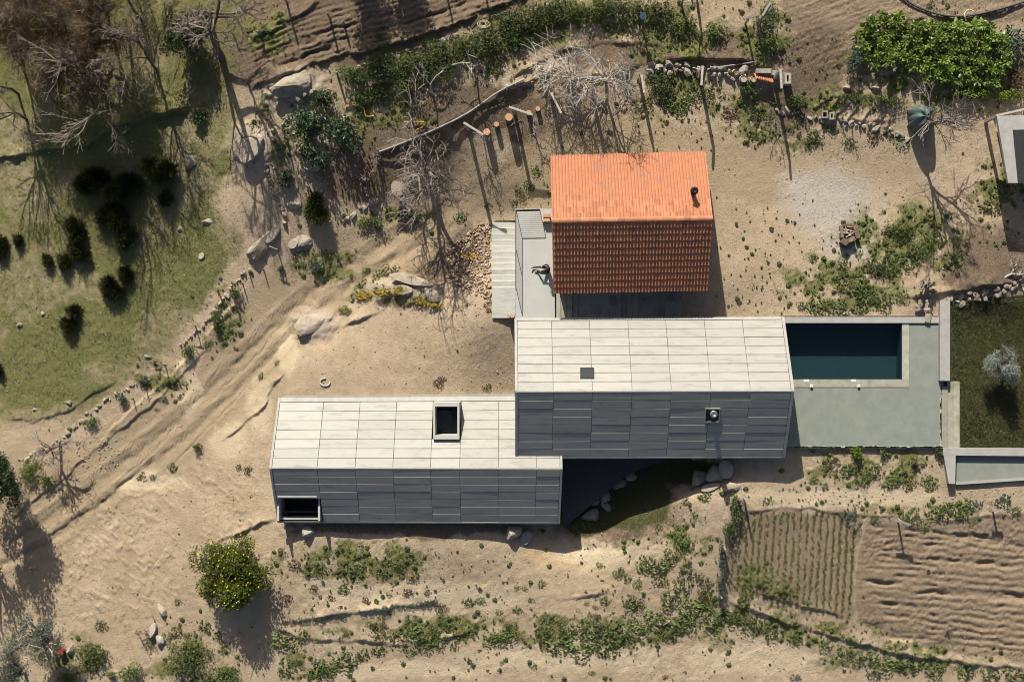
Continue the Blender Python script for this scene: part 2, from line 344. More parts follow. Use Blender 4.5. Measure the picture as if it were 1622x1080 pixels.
# zones
grass = region([PASTURE], 4)*(.55+.5*sstep(.35, .65, fbm(UX*.35, UY*.35, 3, 21)))
pale_track = region([TRACK], 5)
tilled = np.maximum(region(TILLED, 3), .75*region([BED], 3))
lawn = region([LAWN], 0, False); lawn = np.maximum(blur(lawn, 1), .75*ell([(985,790,70,42),(1075,748,70,20),(930,825,30,22)], .4))  # ellipses: dark green undergrowth that also paints in the houses' shade
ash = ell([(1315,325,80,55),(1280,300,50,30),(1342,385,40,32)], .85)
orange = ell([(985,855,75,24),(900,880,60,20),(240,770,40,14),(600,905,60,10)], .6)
litter = np.maximum(ell([(640,250,95,75),(700,390,70,60),(330,70,70,80),(90,60,130,70),(430,60,90,60),(560,60,150,45),(720,10,120,40),(1000,85,130,26),(1180,80,90,30),(1290,110,50,70),(760,170,110,40),(850,215,40,20),(1560,420,70,60),(560,270,60,50),(1240,170,60,40),(200,320,60,60)], .6), .9*ell([(965,800,110,62),(1080,752,80,26),(650,835,200,14)], .5))  # last ellipses: litter whose dark tone also paints in the houses' shade
green = ell([(700,90,120,34),(830,50,90,32),(930,30,120,26),(1070,55,80,50),(1210,60,40,55),(620,120,90,35),(600,175,80,40),(1060,150,70,40),(1170,170,60,35),(1480,100,140,70),(1340,160,90,18),(1430,380,90,55),(1340,450,110,40),(1240,210,70,25),(1380,740,110,28),(1180,960,80,60),(960,1000,160,28),(700,1000,180,24),(560,890,120,30),(300,1050,70,40),(120,1040,50,30),(1300,1000,90,16),(1440,1040,130,20),(620,350,70,20),(520,420,60,20),(600,465,60,16),(350,500,30,50),(1480,810,100,14),(860,990,90,20),(1080,850,50,40),(480,1040,60,30),(420,50,40,40),(1580,300,40,40),(460,200,50,60),(1000,160,40,30),(250,600,40,24)], .6)
litter = np.maximum(litter, .8*region([TILLED[1]], 3))
litter = litter*(1-.9*pale_track)
green = green*(.25+.95*sstep(.42, .60, fbm(UX*1.1, UY*1.4, 4, 91)))
ash = ash*.8
palebank = ell([(455,560,14,34),(415,640,20,40),(365,700,30,26),(240,765,50,18),(520,930,50,10),(650,945,160,26),(900,1040,160,24),(1190,1040,110,24),(960,870,90,30),(1330,790,170,14),(640,1060,130,14),(300,600,20,50)], .7)
rocky = ell([(465,135,45,30),(400,235,36,36),(500,512,30,26),(640,455,60,18)], .5)
# fine geometry features
def ledge(pts, h, w=16, warp=5, fade=30, drop=1.8):     # ground rises gently towards the line, then falls away below it
    global Z
    h *= .62; d, s, t, L = polydist(pts, warp=warp)
    d = d+(fbm(UX*7, UY*7, 2, 37)-.5)*2.2; e = np.clip(np.minimum(t, L-t)/fade, 0, 1)
    f = np.where(s < 0, np.exp(-d/w), np.exp(-(d/drop)**2))
    Z += h*e*f*np.clip(2.2*fbm(UX*1.3, UY*1.3, 3, 33)-.15, .5, 1.3)
def groove(pts, h, w=4, warp=4, fade=30):
    global Z
    d, s, t, L = polydist(pts, warp=warp); e = np.clip(np.minimum(t, L-t)/fade, 0, 1)
    Z += h*e*np.exp(-(d/w)**2)*np.clip(2.4*fbm(UX*1.8, UY*1.8, 3, 35)-.4, 0, 1.5)
for pts, h, wd in [([(-100,262),(60,240),(140,232),(165,208),(230,186),(305,166)], .34, 30), ([(160,212),(230,188),(305,168)], .35, 20), ([(-100,300),(60,240)], .1, 20),
    ([(390,142),(460,112),(520,92),(600,76),(700,46),(800,6),(850,-20)], .40, 24), ([(590,246),(690,206),(760,170),(830,130),(890,104)], .30, 18), ([(880,135),(960,118),(1020,100)], .45, 25),
    ([(1030,98),(1100,92),(1200,96)], .45, 22), ([(800,128),(870,86),(960,66),(1060,72)], .2, 18), ([(0,662),(60,666),(115,646),(190,598)], .16, 20),
    ([(448,988),(530,972),(600,965),(695,952)], .3, 16), ([(535,518),(575,502),(615,488)], .3, 14), ([(880,950),(940,940),(990,932)], .18, 14), ([(340,862),(395,836),(440,818)], .25, 16),
    ([(0,830),(60,790),(140,720),(230,650),(300,580),(340,530)], .13, 12), ([(400,440),(330,530),(255,610),(140,715)], .14, 12), ([(1290,212),(1330,185),(1420,195)], .18, 14), ([(1430,470),(1500,465),(1622,446),(1700,440)], .4, 22),
    ([(1380,18),(1450,30),(1540,30),(1622,8)], .18, 14), ([(385,70),(480,20),(520,-10)], .25, 16), ([(1200,940),(1262,955),(1341,978)], .2, 12), ([(1150,950),(1240,985),(1330,1010),(1450,1040),(1640,1060)], .24, 14),
    ([(1160,812),(1262,802),(1362,815),(1500,822),(1640,812)], .14, 12), ([(1160,790),(1152,860),(1142,945)], .15, 10), ([(460,560),(470,535),(500,515)], .2, 12), ([(350,700),(420,640),(455,575)], .25, 14), ([(420,990),(480,1010),(640,1020),(760,1000)], .2, 18)]:
    ledge(pts, h, wd)
for pts, h in [([(1460,886),(1540,890),(1640,900)], -.13), ([(1362,921),(1448,924)], -.15), ([(1449,936),(1540,940),(1640,950)], -.13), ([(1477,846),(1560,852),(1640,868)], -.13), ([(1362,987),(1415,998)], -.13), ([(1368,970),(1450,978)], -.10), ([(1375,955),(1480,965)], -.1), ([(1380,1000),(1470,1015)], -.08),
    ([(1560,930),(1600,938),(1640,955)], -.1), ([(400,100),(520,50),(640,14)], -.10), ([(420,116),(540,66),(700,20),(800,-20)], -.10), ([(400,126),(500,84),(640,52)], -.08)]:
    groove(pts, h)
for k in range(17):
    y_ = 838+k*10.5; groove([(1366+random.uniform(0, 40), y_), (1480, y_+4+k*.4), (1650, y_+16+k*.8)], -.075, 2.1, 5, 15)
for k in range(9):
    o_ = k*9.5; groove([(392, 132-o_), (500, 92-o_), (650, 54-o_), (810, 6-o_)], -.075, 2.0, 4, 15)
RUTC = [(-60,905),(60,850),(180,762),(300,668),(400,570),(470,500),(545,440),(620,395),(690,350)]
for off, h in [(-16, -.06), (-4, .05), (14, -.07), (30, .04), (-30, .03)]:
    groove([(x-off*.6, y-off*.8) for x, y in RUTC], h, 5, 3)
for a, b in [((250,760),(470,520)), ((180,770),(300,650)), ((60,860),(230,740)), ((330,640),(480,470))]: groove([a, ((a[0]+b[0])/2+4, (a[1]+b[1])/2+5), b], -.045, 2.0, 4)
sand = np.clip(1-grass-lawn, 0, 1)
hf = fbm(UX*5.5, UY*5.5, 2, 41); hf2 = fbm(UX*9, UY*9, 1, 43)
clod = sstep(.46, .70, fbm(UX*4.2, UY*5.6, 3, 42))
fy_ = UY+.35*fbm(UX*.5, UY*.5, 3, 44)+np.where(GY < 400, .33, .05)*UX
furrow = fbm(UX*.8, fy_*9.5, 3, 45)
Z += tilled*(.085*(furrow-.5)+.05*(hf2-.5)*sstep(.35, .6, fbm(UX*.7, UY*.7, 2, 46))+.03*(hf-.5))*(1-.75*region([BED], 3))
wildreg = ell([(250,860,170,90),(150,930,110,60),(330,800,110,60)], .5)
wx = UX*.75+UY*.65; wy = -UX*.65+UY*.75
Z += wildreg*(.055*(sstep(.50, .72, fbm(wx*3.2, wy*6.5, 3, 47))-.3)*sstep(.38, .6, fbm(UX*.5, UY*.5, 2, 49))+.05*(fbm(wx*.9, wy*1.6, 2, 48)-.5))
slope = ell([(650,930,270,90),(1000,900,140,80),(900,1040,300,60),(1250,1030,150,50)], .5)
Z += slope*(.07*(fbm(UX*1.9, UY*2.6, 4, 52)-.5)+.02*(hf-.5))+sand*(1-.6*pale_track)*sstep(.3, .65, fbm(UX*.45, UY*.45, 3, 55))*(.02*(hf-.5)+.02*(hf2-.5))+.05*(fbm(UX*.9, UY*.9, 3, 54)-.5)
Z += pale_track*.014*(hf-.5)
for off in (-14, 2, 15, 27):
    d, sg, tt, L = polydist([(x-off*.6, y-off*.8) for x, y in RUTC], warp=5)
    Z += .028*np.sin(tt*2*math.pi/5.4+sg*.5)*np.exp(-(d/4.0)**2)*sstep(.42, .58, fbm(UX*.5, UY*.5, 2, 66+off))
Z += grass*(.05*(fbm(UX*2.6, UY*3.2, 3, 57)-.5)+.05*(hf-.5))+.10*green*(hf-.4)
Z += .35*rocky*sstep(.35, .6, fbm(UX*.9, UY*.9, 3, 61)+.15)
Z += orange*.16*(fbm(UX*1.6, UY*2.2, 4, 63)-.5)
bedr = region([BED], 2)
Z += bedr*.016*np.sin((GX+.06*GY)*2*math.pi/11.0)
# earthen garden steps on the right of the stone wall
for i, (a, b) in enumerate([((1290,172),(1318,150)), ((1305,180),(1330,155)), ((1320,186),(1345,162)), ((1340,192),(1360,166)), ((1362,196),(1378,172)), ((1385,200),(1394,176)), ((1405,203),(1410,182))]):
    d, s, tt, L = polydist([a, b], warp=1.5); Z += .12*np.where(s < 0, np.exp(-d/6), np.exp(-(d/2)**2))*(np.minimum(tt, L-tt) > 0)
def clampmax(x0, x1, y0, y1, z):
    global Z
    k = (GX > x0) & (GX < x1) & (GY > y0) & (GY < y1); Z = np.where(k, np.minimum(Z, z), Z)
clampmax(1236, 1490, 504, 706, -1.3)
clampmax(822, 1236, 509, 716, -.6)
clampmax(446, 884, 642, 815, -1.75); clampmax(440, 515, 770, 822, -2.3); k = inpoly(GX, GY, [(880,715),(1065,715),(1000,747),(893,838),(880,838)]); Z = np.where(k, np.minimum(Z, -2.45), Z)
clampmax(819, 874, 335, 500, -.2)
clampmax(876, 1078, 452, 505, -.6); clampmax(880, 1118, 256, 452, -.1)
clampmax(783, 820, 352, 500, -1.7)
clampmax(1512, 1720, 718, 757, -1.0); clampmax(1494, 1503, 480, 706, -.9); clampmax(1494, 1517, 606, 706, -.9)
VX, VY = XY(GX, GY, Z)
# adjust: unprojection already uses the final height
co = np.stack([VX, VY, Z], -1).reshape(-1, 3)
ny, nx = GX.shape
ii = np.arange(nx*ny).reshape(ny, nx)
quads = np.stack([ii[1:, :-1], ii[1:, 1:], ii[:-1, 1:], ii[:-1, :-1]], -1).reshape(-1, 4)
def zpx(px, py):                      # ground height at a photo pixel
    fx = min(max((px-gx[0])/ST, 0), nx-1.001); fy = min(max((py-gy[0])/ST, 0), ny-1.001); i, j = int(fx), int(fy); fx -= i; fy -= j
    return float((Z[j, i]*(1-fx)+Z[j, i+1]*fx)*(1-fy)+(Z[j+1, i]*(1-fx)+Z[j+1, i+1]*fx)*fy)
def zarr(px, py):
    i = np.clip(((px-gx[0])/ST).round().astype(int), 0, nx-1); j = np.clip(((py-gy[0])/ST).round().astype(int), 0, ny-1); return Z[j, i]
def G(px, py, dz=0.0): z = zpx(px, py)+dz; return P(px, py, z)
def Garr(px, py, dz=0.0):
    z = zarr(px, py)+dz; x, y = XY(px, py, z); return np.stack([x, y, z], -1)
# vertex normals for seamless splitting
tx = np.stack([np.gradient(VX, axis=1), np.gradient(VY, axis=1), np.gradient(Z, axis=1)], -1)
ty = np.stack([np.gradient(VX, axis=0), np.gradient(VY, axis=0), np.gradient(Z, axis=0)], -1)
NN = np.cross(ty, tx); NN /= np.linalg.norm(NN, axis=2, keepdims=True); NN *= np.sign(NN[..., 2:3]); NN = NN.reshape(-1, 3)
# ground material driven by zone masks (soil and plant cover, with some house shade painted in)
gm, t, b = newmat('ground')
pos = t.n('ShaderNodeNewGeometry').outputs['Position']
za = t.n('ShaderNodeAttribute', attribute_name='zone_a'); zb = t.n('ShaderNodeAttribute', attribute_name='zone_b')
sa = t.n('ShaderNodeSeparateColor'); t.l.new(za.outputs['Color'], sa.inputs[0]); sb = t.n('ShaderNodeSeparateColor'); t.l.new(zb.outputs['Color'], sb.inputs[0])
n_big = t.noise(pos, .35, 5, .62); n_mid = t.noise(pos, 2.2, 5, .68); n_fine = t.noise(pos, 11, 4, .7); n_speck = t.noise(pos, 38, 2, .7)
col = t.mix(t.ramp(n_big, 0, 1), (.39, .298, .196), (.48, .375, .265))
col = t.mix(t.ramp(n_mid, 0, .8, .42, .68), col, (.325, .25, .155))
col = t.mix(t.ramp(n_fine, 0, .55, .5, .75), col, (.24, .185, .115))
def zone(col, m, c1, c2, nz, k=1.3, soft=.28):
    f = t.ramp(t.math('ADD', t.math('MULTIPLY', m, k), t.math('MULTIPLY', nz, 1.0)), 0, 1, 1.02-soft, 1.02+soft)
    f = t.math('MULTIPLY', f, t.ramp(m, 0, 1, .02, .2), True)
    return t.mix(f, col, t.mix(t.ramp(n_fine, 0, 1, .35, .65), c1, c2))
col = zone(col, sa.outputs[1], (.375, .288, .185), (.315, .242, .155), n_mid, 1.5)            # worn track
col = zone(col, t.n('ShaderNodeAttribute', attribute_name='zone_rut').outputs['Fac'], (.285, .222, .142), (.25, .188, .118), n_mid, 1.05, .3)   # compacted wheel ruts
col = zone(col, sa.outputs[2], (.205, .152, .10), (.275, .21, .142), n_mid, 1.7)            # turned soil
col = zone(col, sb.outputs[1], (.47, .42, .36), (.36, .32, .27), n_mid, 1.1)          # ash
col = zone(col, sb.outputs[2], (.46, .31, .165), (.42, .32, .20), n_mid)              # ochre earth
col = zone(col, zb.outputs['Alpha'], (.42, .35, .265), (.29, .24, .185), n_mid, 1.5)  # bare rock
col = zone(col, t.n('ShaderNodeAttribute', attribute_name='zone_pale').outputs['Fac'], (.53, .435, .305), (.47, .37, .24), n_mid, 1.05)   # pale sandy banks
col = zone(col, za.outputs['Alpha'], (.115, .082, .055), (.19, .14, .095), n_mid, 1.1)  # leaf litter, plus darkening painted into the houses' shade
col = zone(col, sa.outputs[0], (.10, .118, .033), (.175, .158, .064), n_mid, 1.25, .36)    # pasture
lush = t.n('ShaderNodeAttribute', attribute_name='zone_green').outputs['Fac']
col = zone(col, lush, (.105, .12, .035), (.19, .17, .07), n_mid, .95, .3)            # weedy green
col = zone(col, sb.outputs[0], (.030, .038, .010), (.062, .060, .020), n_mid, 2.2)    # watered lawn, plus dark green painted into the house shade
col = t.mix(t.ramp(n_speck, 0, .6, .57, .70), col, (.14, .105, .07))
col = t.mix(t.ramp(t.noise(pos, 27, 2, .5), 0, .7, .62, .70), col, (.56, .48, .38))
t.l.new(col, b.inputs['Base Color']); b.inputs['Roughness'].default_value = .95; b.inputs['Specular IOR Level'].default_value = .12
bm_ = t.bump(t.noise(pos, 9, 6, .78), .85, .07); bm_ = t.bump(n_speck, .8, .025, bm_); t.l.new(bm_, b.inputs['Normal'])
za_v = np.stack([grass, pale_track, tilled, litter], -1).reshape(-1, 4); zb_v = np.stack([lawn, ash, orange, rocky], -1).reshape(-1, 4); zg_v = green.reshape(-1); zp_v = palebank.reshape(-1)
rut = np.zeros(GX.shape)
for off, wd_ in ((-15, 6), (15, 7)):
    d, sg, tt, L = polydist([(x-off*.6, y-off*.8) for x, y in RUTC+[(740, 322), (800, 285), (860, 240)]], warp=4); rut = np.maximum(rut, np.exp(-(d/wd_)**2)*(.75+.5*(fbm(UX*.8, UY*.8, 2, 97)-.5)))
zr_v = rut.reshape(-1)
def terrain_piece(name, fsel):
    q = quads[fsel]; used, inv = np.unique(q, return_inverse=True)
    me = npmesh(name, co[used], inv.reshape(-1, 4), smooth=True)
    for an, av in (('zone_a', za_v), ('zone_b', zb_v)):
        a = me.attributes.new(an, 'FLOAT_COLOR', 'POINT'); a.data.foreach_set('color', av[used].astype(np.float32).ravel())
    a = me.attributes.new('zone_pale', 'FLOAT', 'POINT'); a.data.foreach_set('value', zp_v[used].astype(np.float32)); a = me.attributes.new('zone_rut', 'FLOAT', 'POINT'); a.data.foreach_set('value', zr_v[used].astype(np.float32)); a = me.attributes.new('zone_green', 'FLOAT', 'POINT'); a.data.foreach_set('value', zg_v[used].astype(np.float32))
    me.normals_split_custom_set_from_vertices(NN[used].astype(np.float32))
    me.materials.append(gm); o = bpy.data.objects.new(name, me); C.objects.link(o); o['kind'] = 'structure'; return o
def fc(a): return ((a[1:, :-1]+a[1:, 1:]+a[:-1, 1:]+a[:-1, :-1])/4).reshape(-1)
zid = np.zeros(len(quads), int); names = ['hillside', 'pasture', 'dirt_track', 'tilled_field', 'lawn', 'sand_yard', 'courtyard']
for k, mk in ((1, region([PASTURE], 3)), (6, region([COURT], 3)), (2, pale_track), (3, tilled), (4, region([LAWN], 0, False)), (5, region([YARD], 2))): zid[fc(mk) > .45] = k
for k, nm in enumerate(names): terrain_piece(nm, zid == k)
# coarse land beyond the frame, out to the horizon
ox = np.concatenate([np.linspace(-26000, -300, 14), np.linspace(-104, 1728, 9), np.linspace(1900, 28000, 14)]); oy = np.concatenate([np.linspace(-26000, -300, 14), np.linspace(-104, 1188, 7), np.linspace(1400, 28000, 14)])
OX, OY = np.meshgrid(ox, oy); oz = base_h(OX, OY)-.25; vx, vy = XY(OX, OY, oz); n1, n0 = OX.shape
ii = np.arange(n1*n0).reshape(n1, n0); oq = np.stack([ii[1:, :-1], ii[1:, 1:], ii[:-1, 1:], ii[:-1, :-1]], -1)
inside = (OX[:-1, :-1] >= -105) & (OX[1:, 1:] <= 1729) & (OY[:-1, :-1] >= -105) & (OY[1:, 1:] <= 1189)
fm = npmesh('far_ground', np.stack([vx, vy, oz], -1).reshape(-1, 3), oq[~inside].reshape(-1, 4), smooth=True); fm.materials.append(gm)
for an in ('zone_a', 'zone_b'): fm.attributes.new(an, 'FLOAT_COLOR', 'POINT').data.foreach_set('color', np.tile(np.array([.55 if an == 'zone_a' else 0, 0, 0, 0], np.float32), n1*n0))
o = bpy.data.objects.new('far_ground', fm); C.objects.link(o); o['kind'] = 'structure'

# ------------------------------------------------------------------ buildings
def bevel_box(bv=.06, bz=.25):       # unit panel with a bevelled top, shared by every panel
    v = [(x, y, 0) for x, y in ((-.5, -.5), (.5, -.5), (.5, .5), (-.5, .5))]+[(x, y, 1-bz) for x, y in ((-.5, -.5), (.5, -.5), (.5, .5), (-.5, .5))]+[(x*(1-bv*.15), y*(1-bv), 1) for x, y in ((-.5, -.5), (.5, -.5), (.5, .5), (-.5, .5))]
    q = [[0, 3, 2, 1]]+[[i, (i+1) % 4, 4+(i+1) % 4, 4+i] for i in range(4)]+[[4+i, 4+(i+1) % 4, 8+(i+1) % 4, 8+i] for i in range(4)]+[[8, 9, 10, 11]]
    return np.array(v, float), q
def frame_of(a, b, c):               # a->b along x, a->c up slope: axes and normal
    ux = (b-a).normalized(); n = ux.cross(c-a).normalized(); uy = n.cross(ux); return ux, uy, n
pv, pq = bevel_box(); panel_me = npmesh('roof_panel', pv, pq); panel_me.materials.append(M['panel'])
def panels(parent, A, B, Cc, Dd, cols, rows, skip=(), mesh=panel_me, name='roof_panel', th=.05, gap=.014, lift=.02):
    """A,B lower corners (left,right), Dd,Cc upper; cols are fractions along, rows count"""
    ux, uy, n = frame_of(A, B, Dd)
    for i in range(len(cols)-1):
        for j in range(rows):
            if (i, j) in skip: continue
            def q(u, v): return (A*(1-u)+B*u)*(1-v)+(Dd*(1-u)+Cc*u)*v
            u0, u1, v0, v1 = cols[i], cols[i+1], j/rows, (j+1)/rows
            p = q((u0+u1)/2, (v0+v1)/2); L = (q(u1, v0)-q(u0, v0)).length-gap; W = (q(u0, v1)-q(u0, v0)).length-gap
            Mx = Matrix((ux, uy, n)).transposed().to_4x4(); Mx.translation = p+n*(lift+random.uniform(-.006, .010))
            Mx = Mx @ Euler((random.gauss(0, .006), random.gauss(0, .002), 0)).to_matrix().to_4x4() @ Matrix.Diagonal((L, W, th, 1))
            inst(name, mesh, Mx, parent)
def gable_body(par, EL, ER, FL, FR, RL, RR, zb, inset=.12, m=None, low_inset=.12, name='wall'):
    # EL,ER upper-side eave, FL,FR lower-side eave, RL,RR ridge (left,right); solid body under the roof
    ux = (RR-RL).normalized(); e = .10
    def ins(p, sx, yy): return Vector((p.x+sx*ux.x*inset, p.y+yy, p.z-e))
    l = [ins(EL, 1, -inset), ins(FL, 1, low_inset), ins(RL, 1, 0)]; r = [ins(ER, -1, -inset), ins(FR, -1, low_inset), ins(RR, -1, 0)]
    v = [l[0], l[1], l[2], r[0], r[1], r[2]]+[Vector((p.x, p.y, zb)) for p in (l[0], l[1], r[0], r[1])]
    v = [tuple(p) for p in v]
    return part(name, v, [[0, 3, 5, 2], [2, 5, 4, 1], [0, 6, 8, 3], [1, 4, 9, 7], [6, 7, 9, 8]], m or M['wallconc'], par, tris=[[0, 2, 1], [3, 4, 5]]) if False else \
        part(name, v, [[0, 6, 8, 3], [1, 4, 9, 7], [6, 7, 9, 8], [0, 1, 7, 6], [3, 8, 9, 4]], m or M['wallconc'], par, tris=[[0, 2, 1], [3, 4, 5]])
def lerp(a, b, f): return a*(1-f)+b*f

# --- upper concrete house
e2, r2 = .50, 2.80
EL, ER, FL, FR, RL, RR = P(815,505,e2), P(1242,503,e2), P(816,725,e2), P(1243,724,e2), P(816,620,r2), P(1258,619,r2)
h2 = thing('concrete_house', 'long pale concrete panel gabled house beside the swimming pool, the upper of two', 'house', (lerp(EL, FR, .5).x, lerp(EL, FR, .5).y, -.5))
gable_body(h2, EL, ER, FL, FR, RL, RR, -3.0, low_inset=.35)
def offs(A, B, D, u, v, C_=None): C_ = C_ or (B+D-A); return (A*(1-u)+B*u)*(1-v)+(D*(1-u)+C_*u)*v
def cop(par, a, b, wdt, side, n, m=M['coping'], t0=.0, t1=.075, name='coping'):
    s = (b-a).normalized().cross(n)*side*wdt
    pts = [a, b, b+s, a+s]
    if side > 0: pts = pts[::-1]
    return MB().slab(pts, n, t0, t1).build(name, m, par)
def roof_side(par, eL, eR, rL, rR, cols, rows, skip, m_l, m_r, m_e):
    ux, uy, n = frame_of(eL, eR, rR-(eR-eL)) if False else frame_of(eL, eR, rL)
    if n.z < 0: n = -n
    L = (eR-eL).length; W = (rL-eL).length; rng_ = [(0, 1, 0, 1)]
    if skip:
        fu = lambda c_: m_l/L+(1-(m_l+m_r)/L)*c_; fv = lambda r_: m_e/W+(1-m_e/W)*r_
        u0, u1 = fu(cols[skip[0][0]]), fu(cols[skip[0][0]+1]); v0, v1 = fv(min(j for _, j in skip)/rows), fv((max(j for _, j in skip)+1)/rows); rng_ = [(0, u0, 0, 1), (u1, 1, 0, 1), (u0, u1, v1, 1), (u0, u1, 0, v0)]
    dmb = MB()
    for u0, u1, v0, v1 in rng_:
        if u1-u0 < 1e-4 or v1-v0 < 1e-4: continue
        pts = [offs(eL, eR, rL, u, v, rR) for u, v in ((u0, v0), (u1, v0), (u1, v1), (u0, v1))]
        if (pts[1]-pts[0]).cross(pts[3]-pts[0]).z < 0: pts = pts[::-1]
        dmb.slab(pts, n, -.10, .018)
    dmb.build('roof_deck', M['joint'], par)
    a = offs(eL, eR, rL, m_l/L, m_e/W, rR); b_ = offs(eL, eR, rL, 1-m_r/L, m_e/W, rR); c = offs(eL, eR, rL, 1-m_r/L, 1, rR); d = offs(eL, eR, rL, m_l/L, 1, rR)
    if (b_-a).cross(d-a).z > 0: panels(par, a, b_, c, d, cols, rows, skip)
    else: panels(par, b_, a, d, c, [1-x for x in cols][::-1], rows, [(len(cols)-2-i, j) for i, j in skip])
    # copings along the verges and the eave
    def strip(u0, u1, v0, v1):
        pts = [offs(eL, eR, rL, u, v, rR) for u, v in ((u0, v0), (u1, v0), (u1, v1), (u0, v1))]
        if (pts[1]-pts[0]).cross(pts[3]-pts[0]).z < 0: pts = pts[::-1]
        MB().slab(pts, n, .02, .085).build('coping', M['coping'], par)
    strip(0, m_l/L-.0008, 0, 1); strip(1-m_r/L+.0008, 1, 0, 1); strip(m_l/L, 1-m_r/L, 0, m_e/W-.004)
    return n
c2 = [(x-819.4)/(1237-819.4) for x in (819.4, 873.4, 933.3, 993.9, 1053.8, 1114.5, 1174.6, 1237)]
nU2 = roof_side(h2, EL, ER, RL, RR, c2, 8, [], .15, .16, .17)
nL2 = roof_side(h2, FL, FR, RL, RR, c2, 8, [], .15, .16, .10)
MB().tube([RL+Vector((0, 0, .03)), RR+Vector((0, 0, .03))], .055, 6).build('ridge_strip', M['coping'], h2)
# roof vent plate on the sunny slope
def on_slope(px, py, a, n): # point on plane through a with normal n seen at a pixel
    for z in [1.0]:
        p = P(px, py, z)
    o = Vector((XC, YC, H)); d = (p-o); return o+d*((a-o).dot(n)/d.dot(n))
def slope_basis(n): ux = Vector((1, 0, 0)); ux = (ux-n*ux.dot(n)).normalized(); return ux, n.cross(ux)
def slope_box(parent, name, p, n, w, l, t0, t1, m):
    ux, uy = slope_basis(n); pts = [p-ux*w/2-uy*l/2, p+ux*w/2-uy*l/2, p+ux*w/2+uy*l/2, p-ux*w/2+uy*l/2]
    return MB().slab(pts, n, t0, t1).build(name, m, parent)
def ring_frame(parent, name, p, n, w, l, t, t0, t1, m):
    ux, uy = slope_basis(n); mb = MB()
    for a, b_, ww, ll in ((0, -(l-t)/2, w, t), (0, (l-t)/2, w, t), (-(w-t)/2, 0, t, l-2*t-.004), ((w-t)/2, 0, t, l-2*t-.004)):
        q = p+ux*a+uy*b_; mb.slab([q-ux*ww/2-uy*ll/2, q+ux*ww/2-uy*ll/2, q+ux*ww/2+uy*ll/2, q-ux*ww/2+uy*ll/2], n, t0, t1)
    return mb.build(name, m, parent)
p = on_slope(930, 592, EL, nU2)
vent = slope_box(h2, 'roof_vent', p, nU2, .66, .56, .06, .10, M['dark']); vent['label'] = 'small dark vent plate set in the sunlit roof slope'
ring_frame(vent, 'vent_frame', p, nU2, .74, .64, .05, .06, .12, M['dark'])
p = on_slope(1128, 656, FL, nL2)
rec = slope_box(h2, 'flue_recess', p, nL2, .72, .82, .05, .085, M['black'])
ring_frame(rec, 'recess_frame', p, nL2, .80, .90, .05, .06, .12, M['coping'])
mb = MB(); mb.rod(p+Vector((0, .05, -.1)), p+Vector((0, .05, .75)), .13, 14); f = mb.build('flue', M['steel'], h2, True)
mb = MB(); mb.rod(p+Vector((0, .05, .8)), p+Vector((0, .05, .98)), .19, 14, .12); mb.rod(p+Vector((0, .05, .7)), p+Vector((0, .05, .82)), .1, 10); mb.build('flue_cap', M['steel'], f, True)

# --- lower concrete house
e1, r1 = -1.05, .90
EL, ER, FL, FR, RL, RR = P(441,631,e1), P(888,628,e1), P(440,826,e1), P(887,828,e1), P(427,741,r1), P(891,742,r1)
h1 = thing('concrete_house', 'low pale concrete panel gabled house with a square roof light, lower of the pair', 'house', (lerp(EL, FR, .5).x, lerp(EL, FR, .5).y, -1.9))
gable_body(h1, EL, ER, FL, FR, RL, RR, -2.35, low_inset=.5)
xs1 = (443.6, 512.8, 570.6, 628.4, 686, 730.6, 789.7, 848, 884)
c1 = [(x-443.6)/(884-443.6) for x in xs1]
nU1 = roof_side(h1, EL, ER, RL, RR, c1, 7, [(4, 3), (4, 4), (4, 5), (4, 6)][:0]+[(4, 0), (4, 1), (4, 2), (4, 3)], .13, .13, .27)
nL1 = roof_side(h1, FL, FR, RL, RR, c1, 7, [(0, 0), (0, 1), (0, 2)], .13, .13, .12)
MB().tube([RL+Vector((0, 0, .03)), RR+Vector((0, 0, .03))], .05, 6).build('ridge_strip', M['coping'], h1)
# roof light: box curb that rises straight out of the upper slope
a = on_slope(708, 664, EL, nU1)
x0, x1 = XY(686.5, 664, .2)[0], XY(728, 664, .2)[0]; y0 = XY(708, 695, .2)[1]; y1 = XY(708, 637, .2)[1]; zt = a.z+.99
curb = MB(); tk = .11; zb = e1-.1
def sz(y): return a.z+(a.y-y)*(-nU1.y/nU1.z)*-1
curb.box(x0, x0+tk, y0, y1, zb, zt-.15); curb.box(x1-tk, x1, y0, y1, zb, zt-.15); curb.box(x0+tk, x1-tk, y1-tk*2.0, y1, zb, zt-.15); curb.box(x0+tk, x1-tk, y0, y0+tk*2, zb, zt-.15)
cu = curb.build('roof_light', M['frame'], h1)
MB().box(x0+tk, x1-tk, y0+tk*2, y1-tk*2, zb, zb+.4).build('well_floor', M['dark'], cu)
MB().box(x0+tk+.01, x1-tk-.35, y0+.5, y1-.5, zb+.45, zb+.47).build('pane', M['glass'], cu)
